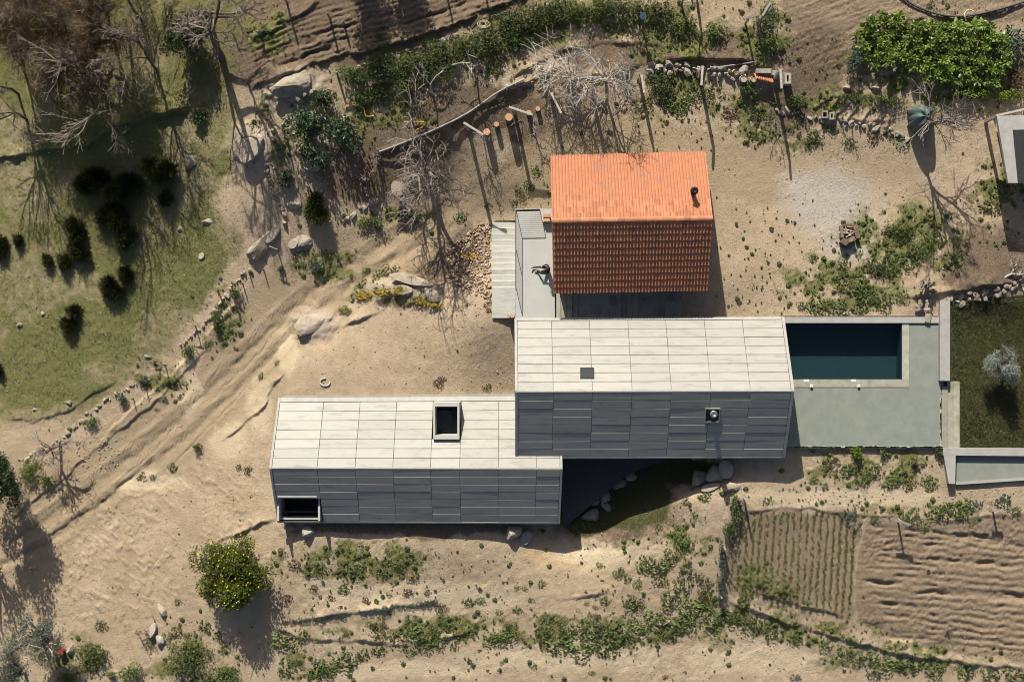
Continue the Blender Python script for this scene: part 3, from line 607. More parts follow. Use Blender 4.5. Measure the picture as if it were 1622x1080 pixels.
# loggia window in the lower slope, left end
fx0, fx1 = XY(440, 800, -.6)[0], XY(508, 800, -.6)[0]; fy0, fy1 = XY(470, 822, -1)[1], XY(470, 783, -.2)[1]
lg = MB(); q = on_slope(474, 783, FL, nL1); ztop = q.z+.02; tk = .11
zl = -2.2
lg.box(fx0, fx0+tk, fy0, fy1, zl, ztop-.35); lg.box(fx1-tk, fx1, fy0, fy1, zl, ztop-.35); lg.box(fx0+tk, fx1-tk, fy1-.12, fy1, zl, ztop+.02); lg.box(fx0+tk, fx1-tk, fy0, fy0+.11, zl, -.86)
lo = lg.build('window_surround', M['frame'], h1)
MB().box(fx0+tk, fx1-tk, fy0+.14, fy1-.12, zl, zl+.1).build('recess_floor', M['dark'], lo)
MB().slab([Vector((fx0+.3, fy0+.5, zl+.12)), Vector((fx1-.3, fy0+.5, zl+.12)), Vector((fx1-.3, fy1-.2, zl+.75)), Vector((fx0+.3, fy1-.2, zl+.75))], Vector((0, -.6, .8)), 0, .03).build('pane', M['glass'], lo)
# gutter along the upper eave
g0, g1 = P(443,633,e1), P(815,630,e1)
MB().slab([g0+Vector((0, .02, -.25)), g1+Vector((0, .02, -.25)), g1+Vector((0, .2, -.25)), g0+Vector((0.2, .2, -.25))], Vector((0, 0, 1)), -.2, .28).build('gutter', M['coping'], h1)

# --- tiled house
e3, r3 = 1.5, 3.72
EL, ER, FL, FR, RL, RR = P(872,249,e3), P(1117,242,e3), P(876.5,463,e3), P(1121,458,e3), P(874.5,350,r3), P(1128.5,346,r3)
h3 = thing('tiled_house', 'house with an orange terracotta tiled gable roof and black flue', 'house', (lerp(EL, FR, .5).x, lerp(EL, FR, .5).y, 0))
gable_body(h3, EL, ER, FL, FR, RL, RR, -.8, inset=.25, low_inset=.35, m=M['granite'])
def tile_mesh():
    xs = [-.5, -.32, -.12, .0, .13, .25, .37, .5]; zs = [.010, .0, .004, .024, .044, .050, .038, .012]
    v = []; 
    for y, dz in ((-.55, .064), (.55, 0.0)):
        for x, z in zip(xs, zs): v.append((x*1.06, y, z+dz))
    for x, z in zip(xs, zs): v.append((x*1.06, -.55, z+.064-.035))
    q = [[i, i+1, i+9, i+8] for i in range(7)]+[[16+i, 17+i, i+1, i] for i in range(7)]
    return np.array(v), np.array(q)
tv, tq = tile_mesh(); tile_me = npmesh('roof_tile', tv, tq, smooth=False); tile_me.materials.append(M['tile'])
tiles = []
NC, NR = 48, 11
for eL, eR, rL, rR, lowside in ((EL, ER, RL, RR, 0), (FL, FR, RL, RR, 1)):
    n = (eR-eL).cross(rL-eL).normalized(); n = n if n.z > 0 else -n
    MB().slab([eL, eR, rR, rL] if (eR-eL).cross(rL-eL).z > 0 else [eR, eL, rL, rR], n, -.08, .0).build('roof_deck', M['darkwood'], h3)
    for i in range(NC):
        for j in range(NR):
            p0 = offs(eL, eR, rL, (i+.5)/NC, (j+.5)/NR, rR)
            wd = ((eR-eL)*(1-j/NR)+(rR-rL)*(j/NR)).length/NC; ln = (rL-eL).length/NR
            uy = (offs(eL, eR, rL, (i+.5)/NC, 1, rR)-offs(eL, eR, rL, (i+.5)/NC, 0, rR)).normalized(); ux = uy.cross(n).normalized()
            Mx = Matrix((ux, uy, n)).transposed().to_4x4(); Mx.translation = p0+n*(.025+random.uniform(-.006, .006))+uy*random.gauss(0, .010)
            Mx = Mx @ Matrix.Rotation(random.gauss(0, .02), 4, 'Z') @ Matrix.Diagonal((wd, ln, 1, 1)); tiles.append((Mx, lowside, j, i))
tiles.sort(key=lambda a: (-a[2], a[1], a[3]))
for Mx, _, _, _ in tiles[:300]: inst('roof_tile', tile_me, Mx, h3)
mb = MB()
for Mx, _, _, _ in tiles[300:]:
    A = np.array(Mx); mb.add(tv @ A[:3, :3].T+A[:3, 3], tq)
mb.build('roof_tiles', M['tile'], h3, kind='stuff')
a = np.linspace(0, math.pi, 7); rv = []
for y, k in ((-.5, 1.0), (.56, .88)): rv += [(math.cos(t_)*.15*k, y, math.sin(t_)*.095*k-.02) for t_ in a]
ridge_me = npmesh('ridge_tile', np.array(rv), [[i, i+1, i+8, i+7] for i in range(6)]); ridge_me.materials.append(M['tile'])
NRG = 22
for i in range(NRG):
    p0 = lerp(RL, RR, (i+.5)/NRG); uy = (RR-RL).normalized(); ux = uy.cross(Vector((0, 0, 1))).normalized()
    Mx = Matrix((ux, uy, ux.cross(uy))).transposed().to_4x4(); Mx.translation = p0+Vector((0, 0, .05+.004*(i % 2))); inst('ridge_tile', ridge_me, Mx @ Matrix.Diagonal((1, (RR-RL).length/NRG, 1, 1)), h3)
nU3 = (ER-EL).cross(RL-EL).normalized(); nU3 = nU3 if nU3.z > 0 else -nU3
p = on_slope(1097, 305, EL, nU3)
mb = MB(); mb.rod(p+Vector((0, 0, -.1)), p+Vector((0, 0, .85)), .125, 14); fl = mb.build('flue', M['black'], h3, True)
mb = MB(); mb.rod(p+Vector((0, 0, .85)), p+Vector((0, 0, .95)), .15, 16, .21); mb.rod(p+Vector((0, 0, .955)), p+Vector((0, 0, 1.12)), .215, 16, .10); mb.build('flue_cap', M['black'], fl, True)

# ------------------------------------------------------------------ terrace, railing, stairs
zt_ = .2
te = thing('terrace', 'pale smooth concrete terrace slab along the left gable of the tiled house', 'terrace', P(846,420,zt_))
q = [P(815.5,331,zt_), P(879,331,zt_), P(879,506,zt_), P(829,506,zt_), P(815.5,460,zt_)]
MB().quadbox([P(817,506,zt_), P(879,506,zt_), P(878,331,zt_), P(816,331,zt_)], -1.9, zt_).build('slab', M['terrace'], te)
rl = thing('railing', 'thin black steel railing with wires on the pale terrace edge above the stairs', 'railing', P(816,395,zt_))
hr = 1.0
c0, c1_, c2_ = P(855,332,zt_+hr), P(817,333,zt_+hr), P(817,457,zt_+hr)
for nm, a, b_ in (('top_rail', c0, c1_), ('top_rail', c1_, c2_)):
    MB().rod(a, b_, .022, 6).build(nm, M['black'], rl)
for pp in (c0, c1_, lerp(c1_, c2_, .5), c2_): MB().rod(Vector((pp.x, pp.y, zt_)), pp, .02, 6).build('post', M['black'], rl)
for k in range(1, 14):
    dz = Vector((0, 0, -hr*k/14.)); MB().rod(c0+dz, c1_+dz, .006, 4).build('wire', M['black'], rl)
    MB().rod(c1_+dz, c2_+dz, .003, 4).build('wire', M['steel'], rl)
stw = thing('stairs', 'straight flight of grey concrete steps with a square landing beside the pale terrace', 'stairs', P(797,430,-1.2))
NS = 11; ys = np.linspace(352, 455, NS+1)
for i in range(NS):
    z1 = zt_-.004-(NS-i)*(1.5/NS)
    a = P(779,ys[i],z1); b_ = P(816.4,ys[i+1]+.4,z1); MB().box(a.x, b_.x, b_.y, a.y, -2.2, z1).build('step', M['step'], stw)
    MB().box(a.x, b_.x, b_.y-.002, b_.y+.045, z1-.05, z1+.004).build('nosing', M['nosing'], stw)
zl_ = zt_-.004; MB().quadbox([P(779.5,503.5,zl_), P(816.6,503.5,zl_), P(816.6,455.4,zl_), P(779.5,455.4,zl_)], -2.2, zl_).build('landing', M['step'], stw)
ss = thing('stairs', 'wide shaded flight of low steps between the tiled roof and concrete roof', 'stairs', P(980,480,.3))
sx = [881, 887, 896.5, 906, 915.5, 964.5, 974, 983.5, 992, 1002, 1010.5, 1052.5, 1061, 1070, 1078.5]; zz = .17
for i in range(len(sx)-1):
    a = P(sx[i],446,zz); b_ = P(sx[i+1],509,zz); MB().box(a.x+.002, b_.x, b_.y, a.y, -.9, zz).build('landing' if sx[i+1]-sx[i] > 20 else 'step', M['oldconc'], ss); zz -= .052
# logs box on terrace corner, two stub posts
bx = P(866,346,zt_)
st = thing('log_stack', 'small stack of sawn wood blocks on the terrace against the tiled house', 'firewood', bx)
for dx, dy, dz, l, ww, hh in ((0, -.05, 0, .42, .34, .3), (.02, .12, .3, .40, .18, .14), (.0, -.1, .3, .34, .2, .1)): MB().box(bx.x+dx-l/2, bx.x+dx+l/2, bx.y+dy-ww/2, bx.y+dy+ww/2, zt_+dz, zt_+dz+hh).build('block', M['cutwood'], st)
for i, (x, y) in enumerate(((806, 501), (812.5, 500.5))):
    b0 = P(x, y, zl_); s_ = thing('wooden_stub', ('left' if i == 0 else 'right')+' of two short wooden stubs on the landing by the concrete roof corner', 'stub', b0, 'wooden stubs on the landing')
    mb = MB(); mb.rod(b0, b0+Vector((0, 0, .42)), .09, 9); mb.build('shaft', M['firewood'], s_); mb = MB(); mb.rod(b0+Vector((0, 0, .422)), b0+Vector((0, 0, .45)), .1, 9); mb.build('cap', M['cutwood'], s_)

# ------------------------------------------------------------------ pool, deck, walls
pl = thing('swimming_pool', 'dark rectangular swimming pool with pale concrete rim beside the upper concrete house', 'swimming pool', P(1340,560,0))
x0, x1 = XY(1225,0,0)[0], XY(1429,0,0)[0]; y0, y1 = XY(0,601,0)[1], XY(0,511.5,0)[1]
X2 = XY(1439.5,0,0)[0]; yb = XY(0,613,0)[1]; yt = XY(0,502,0)[1]; X3 = XY(1491,0,.12)[0]
MB().box(x0, x1, y0, y1, -1.28, -1.15).box(x0-.3, x0, y0, y1, -1.28, -.02).build('basin', M['poolwall'], pl)
mb = MB(); tkn = .03; mb.box(x0, x1, y1-tkn, y1-.002, -1.15, -.01); mb.box(x0, x1, y0+.002, y0+tkn, -1.15, -.01); mb.box(x1-tkn, x1-.002, y0+tkn, y1-tkn, -1.15, -.01); mb.build('lining', M['poolwall'], pl)
MB().add([(x0, y0+tkn, -.16), (x1-tkn, y0+tkn, -.16), (x1-tkn, y1-tkn, -.16), (x0, y1-tkn, -.16)], [[0, 1, 2, 3]]).build('water', M['water'], pl)
MB().box(x0, X2, yb, y0, -1.2, .03).build('rim', M['oldconc'], pl); MB().box(x1, X2, y0+.003, y1-.003, -1.2, .03).build('rim', M['oldconc'], pl)
MB().box(x0-.2, X3, y1, yt, -1.2, .10).build('back_wall', M['coping'], pl)
dk = thing('pool_deck', 'smooth grey green concrete deck wrapping two sides of the pool', 'deck', P(1370,660,0))
ybot = XY(0,708,0)[1]; xr = XY(1491,0,0)[0]; xl = XY(1228,0,0)[0]
MB().box(xl, xr, ybot, yb-.012, -1.2, 0).build('slab', M['deck'], dk); MB().box(X2+.012, xr, yb-.012, y1-.003, -1.2, 0).build('slab', M['deck'], dk)
mb = MB(); rr = np.random.default_rng(3)      # flaking pale mortar edge
for k in range(150):
    xx = xl+1+(xr-xl-1)*rr.random(); mb.box(xx, xx+.05+.4*rr.random(), ybot-.035*rr.random(), ybot+.03+.05*rr.random()**3, -.1, .006)
for k in range(70):
    yy = ybot+(yb-ybot)*rr.random(); mb.box(xr-.03-.05*rr.random()**2, xr+.01, yy, yy+.05+.3*rr.random(), -.1, .007)
mb.build('mortar_edge', M['nosing'], dk, kind='stuff')
for i, px in enumerate((1285, 1360)):
    b0 = P(px, 611.5, .03); s_ = thing('pool_light', ('left' if i == 0 else 'right')+' of two small white blocks on the pool rim', 'pool light', b0, 'white blocks on the pool rim')
    MB().box(b0.x-.07, b0.x+.07, b0.y-.07, b0.y+.07, .03, .12).build('housing', M['white'], s_); MB().box(b0.x-.05, b0.x+.05, b0.y-.05, b0.y+.05, .122, .135).build('cover', M['cane'], s_)
    q0 = P(px-8, 602.3, .03); MB().box(q0.x-.14, q0.x+.14, q0.y-.05, q0.y+.05, .03, .045).build('skimmer_lid', M['white'], pl)
gw = thing('garden_wall', 'tall pale weathered concrete wall between the pool deck and the lawn', 'wall', P(1498,540,0))
a, b_ = P(1489,476,.35), P(1505,603,.35); MB().box(a.x, b_.x, b_.y, a.y, -1.2, .35).build('wall', M['coping'], gw)
st2 = thing('garden_steps', 'three long weathered concrete steps from the pool deck down to the lawn', 'steps', P(1505,660,0))
for i, (xa, xb, z1) in enumerate(((1491.5, 1501, .0), (1501, 1510, -.10), (1510, 1520, -.02))):
    a, b_ = P(xa+.1,604,z1), P(xb,710,z1); MB().box(a.x, b_.x, b_.y, a.y, -1.2, z1).build('step', M['oldconc'], st2)
a = P(1497,608,.003); MB().box(a.x-.1, a.x+.1, a.y-.14, a.y+.12, .001, .012).build('drain_cover', M['black'], st2)
tr_ = thing('concrete_trough', 'long shallow concrete trough with grey floor at the lawn corner', 'trough', P(1560,740,-.4))
z1 = .02
mb = MB(); mb.quadbox([P(1494,721,z1), P(1740,723,z1), P(1740,711,z1), P(1494,709.5,z1)], -1.3, z1); tr1 = mb.build('wall', M['coping'], tr_)
MB().quadbox([P(1503,766,z1), P(1513,766,z1), P(1514,721.6,z1), P(1495,721.3,z1)], -1.3, z1-.002).build('wall', M['coping'], tr_)
MB().quadbox([P(1513.2,764,-.5), P(1740,748,-.5), P(1740,722,-.5), P(1514,721,-.5)], -1.3, -.28).build('floor', M['deck'], tr_)
MB().quadbox([P(1513.2,767,-.4), P(1740,752,-.4), P(1740,747.5,-.4), P(1513.2,763,-.4)], -1.3, -.24).build('kerb', M['coping'], tr_)
o = MB().quadbox([P(1070,722,-2.3), P(1000,748,-2.3), P(893,835,-2.3), P(884,722,-2.3)], -3.2, -2.27).build('paving_and_shade', M['paveshade'], None); o['kind'] = 'structure'  # paving whose dark tone also paints in the upper house's shade
# building corner at the right edge
zc = 2.9
cb = thing('outbuilding', 'flat roofed concrete outbuilding corner at the right edge of the courtyard', 'building', P(1620,220,.5))
MB().quadbox([P(1597,290,zc), P(1700,290,zc), P(1700,180,zc), P(1579,184,zc)], zc-.25, zc).build('roof', M['coping'], cb)
MB().quadbox([P(1640,330,.5), P(1720,330,.5), P(1720,188,zc), P(1600,200,zc)], .2, zc-.26).build('wall', M['wallconc'], cb)
MB().quadbox([P(1604,206,zc), P(1700,204,zc), P(1700,288,zc), P(1612,289,zc)][::-1], zc+.004, zc+.03).build('roof_membrane', M['dark'], cb)

# ------------------------------------------------------------------ stones
def stone_mesh(seed, nb=3, sub=2):
    r_ = np.random.default_rng(seed); import bmesh
    bm = bmesh.new(); bmesh.ops.create_icosphere(bm, subdivisions=sub, radius=.5)
    cuts = r_.normal(size=(14, 3)); cuts /= np.linalg.norm(cuts, axis=1, keepdims=True); ds = r_.uniform(.26, .42, 14)
    for v in bm.verts:
        p_ = np.array(v.co)
        for c_, d_ in zip(cuts, ds):
            e_ = p_ @ c_-d_
            if e_ > 0: p_ -= c_*e_*.9
        p_ = p_*(1+.22*(float(fbm(np.array([p_[0]*3+seed]), np.array([p_[1]*3+p_[2]*2.3]), 3, 80)[0])-.5)); v.co = p_*(1+(.02 if sub > 2 else .06)*(r_.random()-.5))
    me = bpy.data.meshes.new('stone'); bm.to_mesh(me); bm.free(); return me
SM = {}
def stones_for(mname, big=False):
    if (mname, big) not in SM:
        l = []
        for k in range(5):
            me = stone_mesh(100+k, sub=3 if big else 1); me.materials.append(M[mname])
            me.polygons.foreach_set('use_smooth', np.zeros(len(me.polygons), bool))
            l.append(me)
        SM[(mname, big)] = l
    return SM[(mname, big)]
def boulder(px, py, rx, ry, h, label, rot=0, mname='boulder', group=None, name='boulder', sink=.42):
    z = zpx(px, py); p_ = P(px, py, z); me = random.choice(stones_for(mname, True))
    o = bpy.data.objects.new(name, me); C.objects.link(o); o.location = p_+Vector((0, 0, h*.5*(1-sink*2))); o.scale = (rx/S*2.3, ry/S*2.3, h*1.2); o.rotation_euler = (0, 0, rot); ORG[o.name] = Vector(o.location)
    return tag(o, label, 'boulder' if name == 'boulder' else 'stone', group)
for a in [(412,390,12,30,.7,'long split grey boulder lying at the pasture edge above the dirt track',-.65), (432,376,8,20,.6,'slab of rock leaning beside the long split grey boulder',-.5,'granite'),
    (492,516,32,16,.55,'broad pale flat boulder at the top corner of the sand yard',.5), (655,447,34,9,.5,'long pale rock ridge behind the yellow flowers',-.3), (685,468,12,16,.45,'pale rock right of the yellow flowers',.5), (640,462,16,9,.35,'small pale rock in front of the long pale ridge',-.2),
    (497,262,14,14,.6,'pale grey rock under the dark broad leaved shrub',0), (468,322,12,10,.4,'pale flat rock left of the dark round bush',.3), (482,382,17,11,.45,'pale rock on the bank below the dark round bush',.4), (590,320,9,7,.4,'angular pale rock by the round stone table',.2), (467,388,9,9,.4,'small rock leaning against the pale bank rock',.2),
    (466,133,34,18,.7,'large grey rock outcrop below the upper ploughed field',.35), (404,236,26,18,.7,'grey rock outcrop at the foot of the tall bare tree',.7), (300,256,11,12,.4,'pale mossy rock at the edge of the tree shade',.3),
    (489,842,13,10,.9,'rounded boulder carrying the left end of the lower concrete house',.2,'granite'), (460,834,12,8,.7,'dark angular rock tucked under the lower concrete house corner',0,'granite'), (812,842,14,12,1.0,'shaded boulder under the right end of the lower concrete house',.4,'granite'), (836,850,13,10,.7,'second shaded boulder right under the lower house edge',.9,'granite'),
    (937,816,15,11,.8,'large rounded grey boulder in the shade right of the lower concrete house',.2,'granite'), (942,793,11,10,.7,'round boulder just above the large grey shaded boulder',.3,'granite'), (957,786,9,12,.7,'tall round boulder in the middle of the shaded row',.4,'granite'), (962,803,7,11,.5,'narrow slanted boulder in the shaded row',.9,'granite'), (980,766,12,9,.6,'long flat boulder in the upper part of the shaded row',.3,'granite'), (1000,755,12,9,.6,'last boulder at the upper end of the shaded row',.2,'granite'),
    (1107,757,15,14,1.1,'tall pale rock at the shade edge under the upper concrete house',.3,'granite'), (1133,750,18,15,1.0,'bulky grey rock under the right half of the upper concrete house',.1,'granite'), (1152,745,12,17,.9,'cracked grey rock next to the bulky rock under the eave',.3,'granite'), (1158,771,14,8,.5,'block of pale stone in the sun below the upper house eave',.1), (1128,772,16,7,.4,'low pale stone at the sunlit edge of the bank',.2),
    (108,686,6,6,.3,'small pale stone on the low bank by the sprawling bare tree',0), (68,497,4,4,.2,'pale stone lying in the grass left of the paired gorse',0,), (31,514,5,4,.2,'dark stone at the left of the pasture',0,'granite'), (110,638,5,5,.25,'dark stone at the pasture ledge',0,'granite'), (330,351,9,5,.2,'pale flat stone on the worn pasture path',.1), (320,407,5,6,.2,'pale upright stone on the worn slope',0), (233,565,6,4,.2,'pair of grey pebbles on the pasture rim',0), (285,362,4,5,.2,'white stone at the edge of the tree shadow',0),
    (258,967,7,12,.5,'pale slab standing in the hollow left of the lemon tree',.5), (243,1000,6,14,.6,'grey split rock in the hollow left of the lemon tree',-.2,'granite'), (253,1013,7,10,.4,'second grey rock of the hollow left of the lemon tree',.5,'granite'), (1052,986,11,5,.25,'flat pale stone at the lower edge of the weedy slope',.1), (55,648,4,3,.15,'small stone by the pasture ledge',0)]:
    boulder(*a)
# dry stone walls: every stone a part
def stone_wall(label, pts, h, size, mname='granite', rows=1, depth=1, cat='wall'):
    L = [0]; 
    for (ax, ay), (bx, by) in zip(pts[:-1], pts[1:]): L.append(L[-1]+math.hypot(bx-ax, by-ay))
    c0 = pts[len(pts)//2]; root = thing('stone_wall', label, cat, G(*c0)); ms = stones_for(mname); d = 0
    while d < L[-1]:
        k = max(i for i in range(len(L)-1) if L[i] <= d); f = (d-L[k])/(L[k+1]-L[k]); sz_ = size*random.choice((.55, .7, .8, 1.0, 1.2, 1.5))
        for dep in range(depth):
            for rw in range(rows):
                px = pts[k][0]*(1-f)+pts[k+1][0]*f+random.gauss(0, 1.2); py = pts[k][1]*(1-f)+pts[k+1][1]*f+random.gauss(0, 2.4)+dep*size*.8
                p_ = G(px, py); zz_ = p_.z+h*(rw+.5)/rows-.16
                p_ = Vector((*XY(px, py, zz_), zz_))
                Mx = Matrix.Translation(p_) @ Euler((random.gauss(0, .2), random.gauss(0, .2), random.uniform(0, 3.1))).to_matrix().to_4x4() @ Matrix.Diagonal((sz_/S*random.uniform(1, 1.7), sz_/S*random.uniform(.7, 1.1), h/rows*random.uniform(.6, 1.2), 1))
                inst('stone', random.choice(ms), Mx, root)
        d += sz_*random.uniform(.7, 1.0)
    return root
stone_wall('dry stone wall along the back of the courtyard below the vegetable terrace', [(1030,104),(1070,103),(1110,108),(1150,112),(1185,118)], .55, 10, depth=2)
stone_wall('broken low stone wall beside the earthen garden steps', [(1232,178),(1270,184),(1330,190),(1400,205),(1440,222)], .4, 9)
stone_wall('row of pale stones dividing the pasture from the shrub bank', [(420,262),(428,290),(437,312),(446,330),(452,352)], .4, 9, 'boulder')
stone_wall('tumbled stone edging of the pasture along the dirt track', [(396,424),(372,448),(345,488),(318,520),(285,548)], .35, 8, 'boulder')
stone_wall('low line of stones at the lower end of the pasture', [(235,600),(205,612),(170,632),(140,658),(105,690),(60,716),(30,730)], .3, 8, 'boulder')
stone_wall('rough pale stone retaining wall between courtyard scrub and the lawn', [(1452,484),(1480,478)], .5, 12, 'boulder', depth=3)
stone_wall('long pale stone edge along the top of the lawn', [(1505,473),(1540,466),(1580,456),(1622,446),(1680,438)], .35, 10, 'boulder', depth=2)
stone_wall('pale stone kerb between the bramble terrace and the upper ploughed field', [(560,115),(600,98),(650,82),(700,62),(745,48)], .3, 8)
stone_wall('row of pale stones at the edge of the shrub terrace left of the brambles', [(448,200),(458,180),(470,160),(500,140)], .35, 9)
stone_wall('short stone stack behind the cut log row', [(800,140),(826,134),(846,130)], .35, 9)
stone_wall('stones on the bank between the bush and the dirt track', [(545,350),(570,332),(600,318)], .35, 10, 'boulder')
# rubble slope by the stairs
rp = thing('rubble_pile', 'spread of loose brown rubble stones left of the concrete stairs', 'rubble', G(740,390)); ms = stones_for('rubble'); k = 0; small = MB()
icv = None
while k < 900:
    px, py = random.uniform(705, 777), random.uniform(352, 475)
    if py > 352+ (777-px)*.0+ 95+ (px-705)*.4 or py < 352+(777-px)*.75-10: 
        k += .2; continue
    s_ = random.uniform(.10, .30) if k < 290 else random.uniform(.06, .13); p_ = G(px, py, .03)
    Mx = Matrix.Translation(p_) @ Euler((random.uniform(0, 3), random.uniform(0, 3), random.uniform(0, 3))).to_matrix().to_4x4() @ Matrix.Diagonal((s_*1.3, s_, s_*.8, 1))
    if k < 290: inst('stone', random.choice(ms), Mx, rp)
    else:
        me = ms[int(k) % 5]
        if icv is None: icv = []; ict = []
        vv = np.array([v.co[:] for v in me.vertices]); A = np.array(Mx); small.add(vv @ A[:3, :3].T+A[:3, 3], t=[list(f.vertices) for f in me.polygons])
    k += 1
small.build('stones', M['rubble'], rp, kind='stuff')
# loose scattered pebbles over soil
peb = MB(); me = ms[0]; pvv = np.array([v.co[:] for v in stone_mesh(5, sub=1).vertices]); pf = [list(f.vertices) for f in me.polygons]
for (x0_, x1_, y0_, y1_, n_) in ((120,190,690,740,120), (450,820,850,1070,140), (880,1140,840,1000,120), (1130,1500,230,480,100), (0,330,330,680,150), (1160,1620,770,800,140), (480,810,500,625,60), (60,400,780,1000,90), (1000,1260,1000,1080,60), (640,780,420,500,120), (1370,1440,1010,1060,60), (1500,1560,960,1040,90)):
    for _ in range(n_):
        px, py = random.uniform(x0_, x1_), random.uniform(y0_, y1_)
        if 440 < px < 890 and 630 < py < 850: continue
        s_ = random.uniform(.04, .14); A = np.array(Euler((random.uniform(0, 3), random.uniform(0, 3), random.uniform(0, 3))).to_matrix())*s_
        peb.add(pvv @ A.T+np.array(G(px, py, .01)), t=pf)
o = peb.build('loose_pebbles', M['boulder'], None); tag(o, 'small loose stones scattered over the soil and pasture', 'pebbles', kind='stuff')
# fire pit
fp0 = G(1342,376); fp = thing('fire_pit', 'square fire pit of wooden baulks filled with charred sticks on ash ground', 'fire pit', fp0)
def baulk(a, b_, wd, h0, h1, m): 
    d = (b_-a).normalized(); s_ = Vector((-d.y, d.x, 0))*wd/2; MB().quadbox([(a-s_)[:2], (b_-s_)[:2], (b_+s_)[:2], (a+s_)[:2]], h0, h1).build('baulk', m, fp)
z0 = fp0.z
for a, b_, w_, h_ in (((1331,358),(1332,377),.16,.34), ((1352,358),(1357,378),.22,.36), ((1335,384),(1352,378),.24,.42), ((1333,357),(1351,357),.14,.14), ((1331,381),(1340,387),.3,.5)): baulk(P(*a,z0), P(*b_,z0), w_, z0-.1, z0+h_, M['firewood'])
MB().quadbox([P(1332,382,z0), P(1354,380,z0), P(1351,359,z0), P(1334,359,z0)], z0-.05, z0+.06).build('ash_bed', M['char'], fp)
for k in range(14):
    a = P(1342+random.gauss(0, 4), 368+random.gauss(0, 4), z0); an = random.uniform(0, 6.28); d = Vector((math.cos(an), math.sin(an), .15))*random.uniform(.15, .32); c_ = Vector((a.x, a.y, z0+.15+.01*k)); MB().rod(c_-d, c_+d, .022, 6).build('stick', M['cane'] if k % 3 else M['cutwood'], fp)

# ------------------------------------------------------------------ posts, pergola, fences, hoses
def granite_post(px, py, h, label, arm=None, r=.085, mname='granite', name='granite_post', group='granite vine posts', lean=(0, 0), cat='post'):
    b0 = G(px, py, -.1); th_ = thing(name, label, cat, b0, group); top = b0+Vector((lean[0], lean[1], h+.1))
    v = MB(); v.add([(b0.x+sx_*r, b0.y+sy_*r, b0.z) for sx_, sy_ in ((-1, -1), (1, -1), (1, 1), (-1, 1))]+[(top.x+sx_*r*.85, top.y+sy_*r*.85, top.z) for sx_, sy_ in ((-1, -1), (1, -1), (1, 1), (-1, 1))], CUBEQ).build('shaft', M[mname], th_)
    if arm:
        dx, dy, back = arm; d = Vector((dx/S, -dy/S, 0)); n_ = Vector((-d.y, d.x, 0)).normalized()*.055; c_ = top+Vector((0, 0, .002)); a = c_-d*back; e_ = c_+d
        MB().quadbox([(a-n_)[:2], (e_-n_)[:2], (e_+n_)[:2], (a+n_)[:2]], c_.z, c_.z+.12).build('crossbar', M['palebark' if mname == 'granite' else mname], th_)
    return th_
for a in [(742,205,2.7,'leftmost granite vine post by the cut logs',(26,16,.15)), (816,181,2.6,'granite vine post beside the large cut log',(30,10,.2)), (873,157,2.6,'granite vine post with pale crossbar right of the four cut logs',(15,30,.05)), (938,152,2.6,'granite vine post with pale bar under the white bare tree',(11,27,.1)), (1014,132,2.7,'granite vine post at the right of the white bare tree',(4,26,.05)), (1108,121,3.1,'tall granite vine post standing alone before the stone wall',(-2,28,.05)), (1226,126,3.1,'tall granite vine post by the terracotta scraps',(2,28,.05)),
    (1180,38,1.9,'forked post left of a pair on the weedy terrace',(14,-4,.6)), (1199,40,1.9,'forked post right of a pair on the weedy terrace',(18,-16,.05)), (1203,39,2.0,'leaning grey post at the edge of the brown slope',(12,-20,.05)), (1560,193,2.9,'granite post beside the outbuilding roof',(70,-16,.05)),
    (1079,8,2.0,'bare upright post at the top of the bramble terrace',None), (523,30,1.7,'white topped post in the upper ploughed field',None), (545,39,1.1,'short green topped post in the upper ploughed field',None), (455,5,2.0,'thin post at the upper left of the ploughed field',None), (416,55,1.0,'short post at the left edge of the ploughed field',None), (704,-25,2.2,'post above the upper ploughed field edge',None), (770,-6,2.0,'post by the coiled cream hose',None), (535,120,1.1,'small post at the left end of the brambles',None), (671,75,.6,'short stake on the stone kerb above the brambles',None), (585,102,.6,'short stake at the left of the stone kerb',None),
    (1421,821,1.5,'short post with tilted crossbar left on the right field edge',(14,4,.9)), (1571,806,1.0,'short dark post with crossbar at the right end of the field edge',(9,1,.9)), (1178,788,1.7,'thicker stake of two at the seedling bed corner',None), (1167,790,1.2,'thinner stake of two at the seedling bed corner',None), (1145,866,1.1,'stake halfway down the green fence line',None), (1139,942,1.0,'pale stake at the lower end of the green fence line',None),
    (456,222,1.2,'stake at the left of the dark broad leaved shrub',None), (437,268,1.5,'stake among the stones by the shrub bank',None)]:
    px, py, h, lb, arm = a; gr = h > 2.5; h *= .70
    granite_post(px, py, h, lb, arm, .085 if gr else .05, 'granite' if gr else 'postwood', 'granite_post' if gr else 'wooden_post', 'granite vine posts' if gr else 'wooden stakes and posts', lean=(random.gauss(0, .06), random.gauss(0, .06)))
for i, (px, py, h) in enumerate(((440,395,.9), (310,516,.8), (262,578,.8), (232,615,.6), (212,632,.6), (350,470,.5), (368,455,.5), (385,450,.6), (418,428,.5), (395,432,.5))):
    b0 = G(px, py, -.05); lbl = ['fence stake with a grey crosspiece below the long split boulder', 'dark fence stake with a sidepiece halfway down the track edge', 'pale topped fence stake above the gravel patch', 'small dark stake left of the pale topped stake', 'lowest small stake on the track bank', 'thin stake in the lower part of the hedge strip', 'thin stake in the middle of the hedge strip', 'bent stake in the hedge strip', 'stake at the upper hedge strip end', 'stake just below the hedge strip top'][i]
    th_ = thing('fence_stake', lbl, 'stake', b0, 'fence stakes along the track'); MB().rod(b0, b0+Vector((.03, .02, h)), .04, 6, .03).build('shaft', M['darkwood'], th_)
    if i < 3: MB().rod(b0+Vector((-.3, .12, h)), b0+Vector((.15, -.06, h*.95)), .035, 6).build('crosspiece', M['postwood'], th_)
